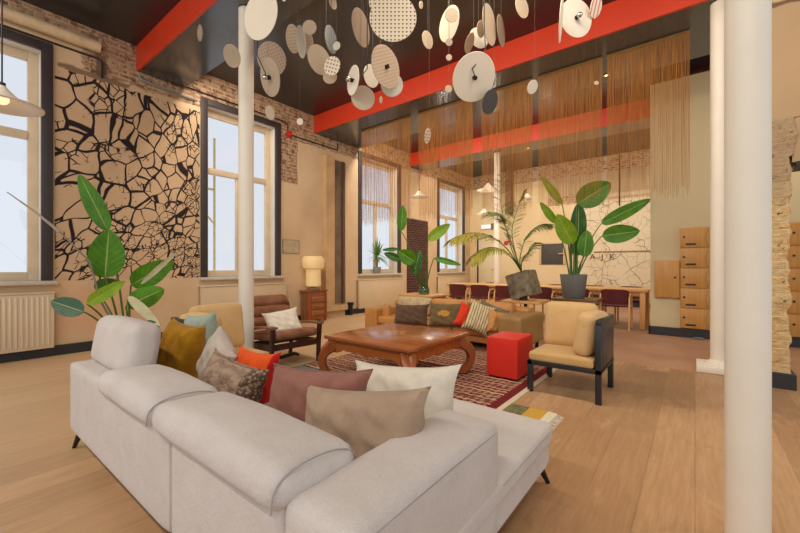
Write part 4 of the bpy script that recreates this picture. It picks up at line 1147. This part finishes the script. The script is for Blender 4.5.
# yucca on the window sill
o0 = Vector((-6.6, 7.43, .97)); K = thing('yucca_plant', 'spiky yucca in a small grey pot on the third window sill', 'plant', o0)
bm = bm_new(); add_lathe(bm, [(0, 0), (.08, 0), (.09, .01), (.11, .17), (.1, .17), (.09, .14), (0, .14)], 24); obj('pot', bm, mat('stone_pot', (166, 158, 146), .7, 0, .2, 20), K)
bm = bm_new(); add_tube(bm, [(0, 0, .14), (.01, 0, .3), (0, 0, .46)], .02, 8); obj('trunk', bm, stalk_br, K)
ry = random.Random(4)
bm = bm_new(); uvl = bm.loops.layers.uv.new('UVMap')
for k in range(46):
    a = ry.uniform(0, 6.28); el = ry.uniform(-.3, 1.5); ln = ry.uniform(.32, .56)
    d = Vector((math.cos(a)*math.cos(el), math.sin(a)*math.cos(el), math.sin(el))); s_ = d.cross(Vector((0, 0, 1))).normalized()
    p0 = Vector((0, 0, .46+ry.uniform(-.06, .06)))
    if d.x < -.2: d.x *= .3
    pv = None
    for q in range(6):
        u = q/5; c = p0+d*ln*u-Vector((0, 0, 1))*.12*u*u*(1.2-math.sin(el)); w = .02*(1-u**2)+.001
        r = [bm.verts.new(c-s_*w), bm.verts.new(c+s_*w)]
        if pv:
            f = bm.faces.new((pv[0], pv[1], r[1], r[0]))
            for lp, t_ in zip(f.loops, ((.3, .2), (.3, .8), (.5, .8), (.5, .2))): lp[uvl].uv = t_
        pv = r
obj('leaves', bm, yucca_m, K)

# palm in the tilted zinc cube
o0 = Vector((-2.2, 6.16, .602)); K = thing('palm', 'feathery palm in a tilted zinc cube planter on the square oak table', 'plant', o0)
bm = bm_new(); M = Matrix.Translation((0, 0, .03)) @ Matrix.Rotation(-.06, 4, 'Z') @ Matrix.Rotation(math.radians(-17), 4, 'Y')
add_box(bm, -.16, .225, -.19, .19, .02, .415, .004, 1, M); obj('planter', bm, zinc, K)
bm = bm_new(); add_tube(bm, [(0, -.12, .0), (0, -.12, .04)], .05, 12); add_tube(bm, [(-.05, .1, .0), (-.05, .1, .04)], .05, 12); obj('foot', bm, black_metal, K)
bm = bm_new(); add_box(bm, -.14, .205, -.17, .17, .41, .423, .0, 1, M); obj('soil', bm, soil, K)
r0 = o0+Vector((-.07, 0, .46))
rp = random.Random(9)
def frond(pts, ll, m, n=34, start=.35, spread=1., sag=.5):
    """arching palm frond with leaflets on both sides; pts photo px,py,depth"""
    W = [P(*p) for p in pts]; path = []
    W = [r0]+W
    for i in range(len(W)-1):
        a = W[max(0, i-1)]; b = W[i]; c = W[i+1]; d = W[min(len(W)-1, i+2)]
        for q in range(8):
            t = q/8.
            path.append(.5*((2*b)+(c-a)*t+(2*a-5*b+4*c-d)*t*t+(3*b-a-3*c+d)*t**3))
    path.append(W[-1])
    bm = bm_new(); add_tube(bm, [p-o0 for p in path], .011, 6, .003); st = obj('frond', bm, stalk_m, K)
    bm = bm_new(); uvl = bm.loops.layers.uv.new('UVMap'); L_ = len(path)-1
    for k in range(n):
        s = start+(1-start)*k/(n-1); i = min(L_-1, int(s*L_)); p = path[i].lerp(path[i+1], s*L_-i); t = (path[i+1]-path[i]).normalized()
        sd = t.cross(Vector((0, 0, 1)))
        sd = sd.normalized() if sd.length > .35 else Vector((RX, RY, 0))
        e = ll*(.55+.6*math.sin(PI*min(1, (k+2)/(n+1))))
        for sg in (-1, 1):
            dr = (t*.75+sd*sg*.75*spread+Vector((0, 0, rp.uniform(-.15, .12)))).normalized(); wv = dr.cross(Vector((rp.uniform(-.4, .4), rp.uniform(-.4, .4), 1))).normalized()
            pv = None
            for q in range(6):
                u = q/5; c = p+dr*e*u-Vector((0, 0, 1))*e*sag*u*u; w = .0125*(math.sin(PI*(u*.85+.12)))+.0015
                r = [bm.verts.new(c-wv*w-o0), bm.verts.new(c+wv*w-o0)]
                if pv:
                    f = bm.faces.new((pv[0], pv[1], r[1], r[0]))
                    for lp, t_ in zip(f.loops, ((.3, .1), (.3, .4), (.5, .4), (.5, .1))): lp[uvl].uv = t_
                pv = r
    obj('leaflets', bm, m, st)
frond([(508, 250, 6.0), (490, 236, 5.9), (470, 233, 5.8), (452, 239, 5.7)], .28, palm_y)
frond([(512, 258, 6.0), (500, 249, 5.8), (486, 248, 5.7), (472, 258, 5.6)], .26, palm_y)
frond([(514, 250, 6.2), (505, 225, 6.3), (501, 200, 6.3), (502, 177, 6.3)], .2, palm_m, spread=1.1, sag=.25)
frond([(516, 255, 6.1), (512, 232, 6.1), (517, 210, 6.1), (524, 192, 6.1)], .2, palm_m, spread=1.1, sag=.25)
frond([(520, 258, 6.2), (526, 238, 6.2), (538, 226, 6.2), (550, 224, 6.2)], .24, palm_m)
frond([(512, 250, 5.9), (506, 228, 5.9), (499, 216, 5.8), (489, 212, 5.7)], .2, palm_m, start=.55)
frond([(522, 262, 5.9), (530, 250, 5.8), (536, 243, 5.7)], .2, palm_m)
bm = bm_new(); softbox(bm, P(506, 243, 5.8)-o0, .03, .03, .035, .025, 4); softbox(bm, P(509, 241, 5.8)-o0, .02, .02, .03, .018, 4); obj('flower', bm, mat('pink_red_flower', (214, 70, 60), .6), K)

# ------------------------------------------------------------------ hanging discs
tan_d = mat('tan_card', (192, 172, 146), .6, 0, .04, 3)
cream_d = mat('cream_card', (232, 220, 198), .6, 0, .03, 3)
grey_d = mat('warm_grey_card', (176, 156, 132), .6, 0, .04, 3)
brown_d = mat('brown_card', (146, 126, 106), .6, 0, .05, 3)
slate_d = mat('slate_card', (66, 68, 68), .5, 0, .05, 3)
light_d = mat('pale_grey_card', (206, 198, 182), .6, 0, .03, 3)
perf_c = perf_mat('perforated_cream_card', (230, 212, 184), (96, 74, 60), 30)
perf_t = perf_mat('perforated_tan_card', (186, 164, 140), (144, 120, 98), 34)
stripe_d = mstripe_mat()
bulb_m = glow('warm_bulb', (255, 226, 180), 1.0)
def disc(c, X_, nrm, R, m, label, lamp=None, cord=None):
    """card disc on a steel wire; c centre, X_ one radius direction, nrm facing direction"""
    c = Vector(c); X_ = Vector(X_); nrm = Vector(nrm)
    Y_ = nrm.cross(X_).normalized(); X_ = Y_.cross(nrm).normalized(); nrm.normalize()
    K = thing('pendant_disc_lamp' if lamp else 'hanging_disc', label, 'lamp' if lamp else 'hanging disc', c, 0, None if lamp else 'mobile of hanging discs')
    bm = bm_new(); add_lathe(bm, [(0, -.003), (R-.002, -.003), (R, -.001), (R, .001), (R-.002, .003), (0, .003)], 48)
    dd = obj('disc', bm, m, K); dd.rotation_euler = Matrix((X_, Y_, nrm)).transposed().to_euler()
    up = Vector((0, 0, 1))-nrm*nrm.z; up.normalize(); top = up*R*.97
    zt = CZ
    if 1.97 < c.y+top.y < 2.65 or 5.27 < c.y+top.y < 6.66: zt = BZ
    if cord is None:
        bm = bm_new(); add_tube(bm, [top, Vector((top.x, top.y, zt-c.z-.002))], .001 if not lamp else .003, 5); obj('wire', bm, cord_m if lamp else wire_m, K)
    else:
        bm = bm_new(); pts = [nrm*.03]+[Vector(p)+nrm*.05 for p in cord]; pts.append(Vector((pts[-1].x, pts[-1].y, zt-c.z-.002)))
        add_tube(bm, pts, .005, 6); obj('cord', bm, cord_m, K)
    if lamp:
        bm = bm_new(); add_tube(bm, [nrm*.003, nrm*.03], .02, 16); obj('socket', bm, black_metal, K)
        if lamp == 'bulb':
            bm = bm_new(); bmesh.ops.create_icosphere(bm, subdivisions=3, radius=.025)
            for v in bm.verts: v.co += nrm*.05
            obj('bulb', bm, chrome, K)
    return K
disc((-3.0, 1.841, 3.357), (0.42, -0.004, 0.907), (0.167, -0.983, -0.082), 0.206, cream_d, 'large plain cream disc overlapping the top of the slim column', None, None)
disc((-3.488, 1.839, 3.165), (0.087, -0.465, 0.881), (0.207, -0.857, -0.473), 0.101, grey_d, 'small grey disc just left of the slim column', None, None)
disc((-3.456, 2.246, 3.302), (0.027, -0.514, 0.857), (0.409, -0.777, -0.479), 0.159, perf_t, 'finely perforated tan disc right of the slim column, behind a grey lamp disc', None, None)
disc((-3.112, 2.007, 2.909), (0.217, -0.316, 0.923), (-0.103, -0.948, -0.301), 0.165, grey_d, 'grey oval lamp disc with chrome bulb right of the slim column', 'bulb', [(-0.041, -0.057, 0.199), (-0.026, -0.046, 0.522)])
disc((-3.201, 2.064, 2.62), (0.05, -0.418, 0.907), (0.052, -0.906, -0.42), 0.065, tan_d, 'small lowest disc under the grey lamp disc by the column', None, None)
disc((-3.281, 2.383, 3.51), (0.261, -0.385, 0.885), (-0.156, -0.922, -0.355), 0.132, perf_t, 'narrow perforated disc at the left of the upper cluster', None, None)
disc((-2.968, 2.247, 3.299), (0.301, -0.377, 0.876), (-0.403, -0.883, -0.241), 0.139, light_d, 'very narrow light grey disc in the middle of the upper cluster', None, None)
disc((-3.199, 2.511, 3.498), (0.285, -0.375, 0.882), (-0.284, -0.912, -0.296), 0.117, perf_t, 'thin perforated disc partly hidden at the right of the upper cluster', None, None)
disc((-2.985, 2.361, 3.502), (0.081, -0.064, 0.995), (0.576, -0.811, -0.099), 0.07, tan_d, 'small round tan disc on top of the upper cluster', None, None)
disc((-3.123, 2.761, 3.62), (0.202, -0.501, 0.842), (-0.383, -0.831, -0.402), 0.139, slate_d, 'dark grey oval disc high against the ceiling', None, None)
disc((-2.7, 2.457, 3.261), (0.457, 0.077, 0.886), (0.291, -0.954, -0.067), 0.04, cream_d, 'tiny cream disc in front of the dark grey oval', None, None)
disc((-2.907, 2.422, 3.182), (-0.002, -0.622, 0.783), (0.996, -0.068, -0.052), 0.14, tan_d, 'plain tan disc left of a small perforated one', None, None)
disc((-2.658, 2.363, 3.016), (0.388, 0.022, 0.921), (0.305, -0.946, -0.106), 0.086, perf_c, 'small round perforated disc overlapping the plain tan one', None, None)
disc((-2.788, 2.452, 2.99), (-0.0, 0.0, 1.0), (0.617, -0.787, 0.0), 0.068, tan_d, 'small plain disc below the small perforated one', None, None)
disc((-3.141, 2.366, 2.615), (0.094, -0.071, 0.993), (0.518, -0.848, -0.11), 0.034, cream_d, 'tiny cream disc hanging alone against the brick wall', None, None)
disc((-2.727, 2.436, 3.673), (0.129, -0.618, 0.775), (0.992, 0.087, -0.096), 0.054, tan_d, 'small tan disc at the top edge, left of the brown oval', None, None)
disc((-3.096, 2.147, 3.711), (0.223, -0.155, 0.962), (0.42, -0.876, -0.238), 0.021, cream_d, 'tiny disc at the top edge above the upper cluster', None, None)
disc((-2.516, 2.602, 3.434), (0.16, -0.547, 0.822), (0.975, 0.219, -0.043), 0.165, brown_d, 'tall brown oval disc left of the big dotted disc', None, None)
disc((-2.022, 2.481, 3.265), (0.021, -0.026, 0.999), (0.616, -0.787, -0.033), 0.2, perf_c, 'largest dotted cream disc at the top centre', None, None)
disc((-2.115, 2.472, 3.436), (0.066, -0.077, 0.995), (0.608, -0.787, -0.102), 0.13, perf_c, 'dotted disc behind the upper left of the largest dotted one', None, None)
disc((-2.576, 2.555, 2.931), (0.395, -0.177, 0.902), (-0.349, -0.937, -0.031), 0.135, cream_d, 'narrow cream lamp disc with a small bulb left of centre', 'bulb', [(0.097, 0.05, -0.005), (0.156, 0.097, 0.09)])
disc((-2.57, 2.686, 2.808), (-0.289, -0.464, 0.838), (0.751, -0.652, -0.102), 0.116, tan_d, 'round tan disc below the narrow cream lamp disc', None, None)
disc((-2.775, 3.034, 3.227), (0.116, -0.471, 0.874), (0.986, -0.054, -0.16), 0.117, light_d, 'pale disc half hidden behind the perforated lamp disc', None, None)
disc((-2.328, 2.75, 3.06), (0.027, -0.512, 0.859), (0.997, -0.05, -0.061), 0.196, perf_t, 'perforated tan lamp disc at the left of the red beam centre', 'socket', None)
disc((-2.378, 2.901, 2.96), (0.161, -0.197, 0.967), (0.575, -0.778, -0.254), 0.11, light_d, 'pale round disc behind the bottom of the perforated lamp disc', None, None)
disc((-2.071, 3.078, 3.379), (0.011, -0.509, 0.861), (0.992, -0.102, -0.073), 0.082, tan_d, 'small oval tan disc right of the largest dotted disc', None, None)
disc((-1.905, 3.209, 3.536), (0.519, -0.273, 0.81), (-0.371, -0.926, -0.075), 0.16, tan_d, 'tall tan oval with a grey disc in front, at the top', None, None)
disc((-1.783, 3.05, 3.491), (0.056, -0.095, 0.994), (0.636, -0.764, -0.109), 0.065, grey_d, 'small grey disc in front of the tall tan oval', None, None)
disc((-1.853, 3.122, 3.299), (0.132, -0.222, 0.966), (0.684, -0.685, -0.251), 0.034, tan_d, 'tiny tan disc directly below the tall tan oval', None, None)
disc((-1.853, 3.122, 3.151), (0.08, -0.135, 0.988), (0.652, -0.742, -0.154), 0.029, tan_d, 'tiny disc, second below the tall tan oval', None, None)
disc((-1.908, 3.206, 2.897), (0.079, -0.132, 0.988), (0.661, -0.735, -0.151), 0.035, tan_d, 'tiny disc touching the left of the big white lamp disc', None, None)
disc((-1.793, 3.423, 3.409), (0.503, -0.273, 0.82), (0.863, 0.198, -0.464), 0.094, tan_d, 'narrow tan disc above the left of the big white lamp disc', None, None)
disc((-1.763, 3.574, 3.52), (-0.342, -0.47, 0.814), (0.838, -0.544, 0.039), 0.109, light_d, 'pale disc behind the cluster above the big white lamp disc', None, None)
disc((-1.679, 3.449, 3.519), (0.205, -0.42, 0.884), (0.971, -0.028, -0.238), 0.077, grey_d, 'narrow grey disc in the cluster above the big white lamp disc', None, None)
disc((-1.548, 3.361, 3.462), (0.059, -0.5, 0.864), (0.997, 0.078, -0.022), 0.179, tan_d, 'tall tan disc in front of the cluster above the big white lamp disc', None, None)
disc((-1.543, 3.62, 3.53), (0.082, -0.488, 0.869), (0.989, 0.145, -0.012), 0.15, brown_d, 'narrow brown disc right of the tall tan one', None, None)
disc((-1.618, 3.179, 2.909), (0.52, -0.181, 0.835), (0.703, -0.465, -0.539), 0.213, cream_d, 'big white lamp disc with black socket and curled cord in front of the red beam', 'socket', [(-0.02, -0.041, 0.078), (0.038, 0.005, 0.171), (0.074, 0.033, 0.245), (0.067, 0.027, 0.476)])
disc((-1.544, 3.364, 2.725), (0.377, -0.197, 0.905), (0.9, -0.153, -0.408), 0.112, slate_d, 'dark slate disc below right of the big white lamp disc', None, None)
disc((-1.292, 3.816, 2.964), (0.443, -0.161, 0.882), (0.801, -0.371, -0.47), 0.066, cream_d, 'small cream oval in front of the string curtain, right of centre', None, None)
disc((-1.339, 3.652, 3.704), (-0.1, -0.478, 0.873), (0.964, -0.262, -0.033), 0.105, tan_d, 'tan disc at the top edge right of centre', None, None)
disc((-0.953, 3.574, 3.379), (0.203, -0.466, 0.861), (0.966, 0.236, -0.1), 0.183, cream_d, 'cream disc seen edge-on beside the silver lamp disc', None, None)
disc((-0.896, 3.872, 3.529), (-0.136, -0.303, 0.943), (0.803, -0.591, -0.074), 0.179, light_d, 'pale lamp disc with silver bulb at the upper right', 'bulb', None)
disc((-0.746, 3.991, 3.635), (0.294, -0.34, 0.893), (0.898, -0.221, -0.38), 0.093, stripe_d, 'pink striped disc at the upper right edge of the mobile', None, None)
disc((-2.351, 3.494, 2.608), (0.301, -0.184, 0.936), (0.938, 0.231, -0.256), 0.084, perf_c, 'small narrow disc hanging low in front of the string curtain', None, None)
disc((-0.866, 4.659, 3.2), (-0.047, 0.252, 0.967), (0.48, -0.843, 0.243), 0.026, tan_d, 'tiny disc hanging before the right part of the string curtain', None, None)
disc((-3.522, 1.559, 3.261), (0.375, -0.166, 0.912), (-0.14, -0.983, -0.121), 0.068, brown_d, 'thin brown disc between the left red beam and the slim column', None, None)
disc((-2.236, 3.203, 3.862), (0.315, -0.451, 0.835), (0.942, 0.039, -0.334), 0.034, tan_d, 'tiny disc at the top edge right of the largest dotted disc', None, None)
disc((-2.759, 3.173, 3.01), (0.259, -0.298, 0.919), (-0.385, -0.904, -0.185), 0.036, grey_d, 'tiny sliver disc against the red beam', None, None)

# ------------------------------------------------------------------ pendant lamps
def cone_lamp(label, c, R, hgt, top=CZ, glowk=False):
    K = thing('pendant_lamp', label, 'lamp', c)
    bm = bm_new(); pr_ = []
    for k in range(13):
        u = k/12; pr_.append((.018+(R-.018)*u, hgt*(1-u)**2.1))
    pr_ += [(R, -.006)]+[(.014+(R-.02)*(1-k/12.), hgt*(k/12.)**2.1-.008) for k in range(13)]
    add_lathe(bm, pr_, 40); obj('lamp_shade', bm, mat('white_lamp_shade', (236, 224, 204), .45, 0, .03), K)
    bm = bm_new(); add_tube(bm, [(0, 0, hgt-.01), (0, 0, top-c[2]-.004)], .005, 6); obj('cord', bm, cord_m, K)
    bm = bm_new(); add_tube(bm, [(0, 0, hgt+.02), (0, 0, hgt-.07)], .02, 12); obj('socket', bm, cord_m, K)
    bm = bm_new(); bmesh.ops.create_icosphere(bm, subdivisions=3, radius=.04)
    for v in bm.verts: v.co.z += hgt-.10
    obj('bulb', bm, bulb_m, K); return K
p = P(2, 104, 2.75); cone_lamp('white cone pendant lamp hanging before the leftmost window', (p.x, p.y, p.z), .23, .135)
for (px, py, yy, lb) in ((419, 197, 8.2, 'white cone pendant seen between the third and fourth window'), (488, 190, 8.4, 'white cone pendant left of the far slim column, upper one'), (484, 214, 10.6, 'small white cone pendant above the pale door'), (527, 199, 10.6, 'white cone pendant right of the brown duct')):
    u = (px-400)/376.; d = yy/(FY+RY*u); p = P(px, py, d)
    cone_lamp(lb, (p.x, p.y, p.z), .27, .17)

# ceiling spots (small recessed downlights)
k = 0
for (x, y, z, lb) in ((-1.05, 6.4, BZ, 'small ceiling spot under the second beam above the curtain'), (-3.2, 9.15, BZ, 'small ceiling spot under the far beam beside the far column'), (-1.2, 3.9, CZ, 'small ceiling spot on the black ceiling above the red cube')):
    K = thing('ceiling_spot', lb, 'light', (x, y, z))
    bm = bm_new(); add_lathe(bm, [(.045, 0), (.045, -.012), (.03, -.014), (.03, -.004)], 20); obj('ring', bm, chrome, K)
    bm = bm_new(); add_lathe(bm, [(0, -.005), (.03, -.005)], 20); obj('lens', bm, glow('spot_lens', (255, 220, 170), 3), K)

# ------------------------------------------------------------------ light
def point(loc, e, c=(1, .78, .52), r=.12):
    l = bpy.data.lights.new('lamp_or_fill_light', 'POINT'); l.energy = e; l.color = c; l.shadow_soft_size = r
    o = bpy.data.objects.new('lamp_or_fill_light', l); C.objects.link(o); o.location = loc; return o
W = bpy.data.worlds.new('world'); SC.world = W; W.use_nodes = True; nt = W.node_tree
bg = nt.nodes['Background']; bg.inputs[0].default_value = (.84, .88, .93, 1); bg.inputs[1].default_value = 1.0
WARM = (1, .87, .72)
def strip(loc, ln, e, ang, w=.12, c=WARM):
    """added fill strip without a real fitting, facing +y and down"""
    l = bpy.data.lights.new('added_fill_strip', 'AREA'); l.shape = 'RECTANGLE'; l.size = ln; l.size_y = w; l.energy = e; l.color = c
    o = bpy.data.objects.new('added_fill_strip', l); C.objects.link(o); o.location = loc; o.rotation_euler = (math.radians(ang), 0, 0); return o
strip((-2.2, 2.72, 4.2), 8, 165, 35)  # fill strips added out of sight behind the beams to brighten the room
strip((-3.9, 6.74, 4.2), 4.6, 115, 35)
strip((-2.6, 9.5, 4.2), 7, 105, 35)
strip((-2.2, -1.5, 4.2), 8, 130, 35)  # fill strip added behind the camera for the foreground
for (x, y, z) in ((-5.05, 8.2, 2.5), (-3.8, 8.4, 2.55), (-4.8, 10.6, 2.4), (-3.2, 10.6, 2.6)): point((x, y, z), 10, WARM, .05)
point((1.4, 6.6, 3.2), 40, WARM, .2)  # fill light added beyond the opening, no lamp hangs here

cam = bpy.data.cameras.new('camera'); co = bpy.data.objects.new('camera', cam); C.objects.link(co)
co.location = (0, 0, H); co.rotation_euler = (PI/2, 0, YAW); cam.sensor_width = 36; cam.lens = 376/800*36; cam.clip_start = .05
SC.camera = co
SC.view_settings.view_transform = 'Standard'; SC.view_settings.look = 'None'; SC.view_settings.exposure = 0; SC.view_settings.gamma = 1
SC.view_settings.use_curve_mapping = False
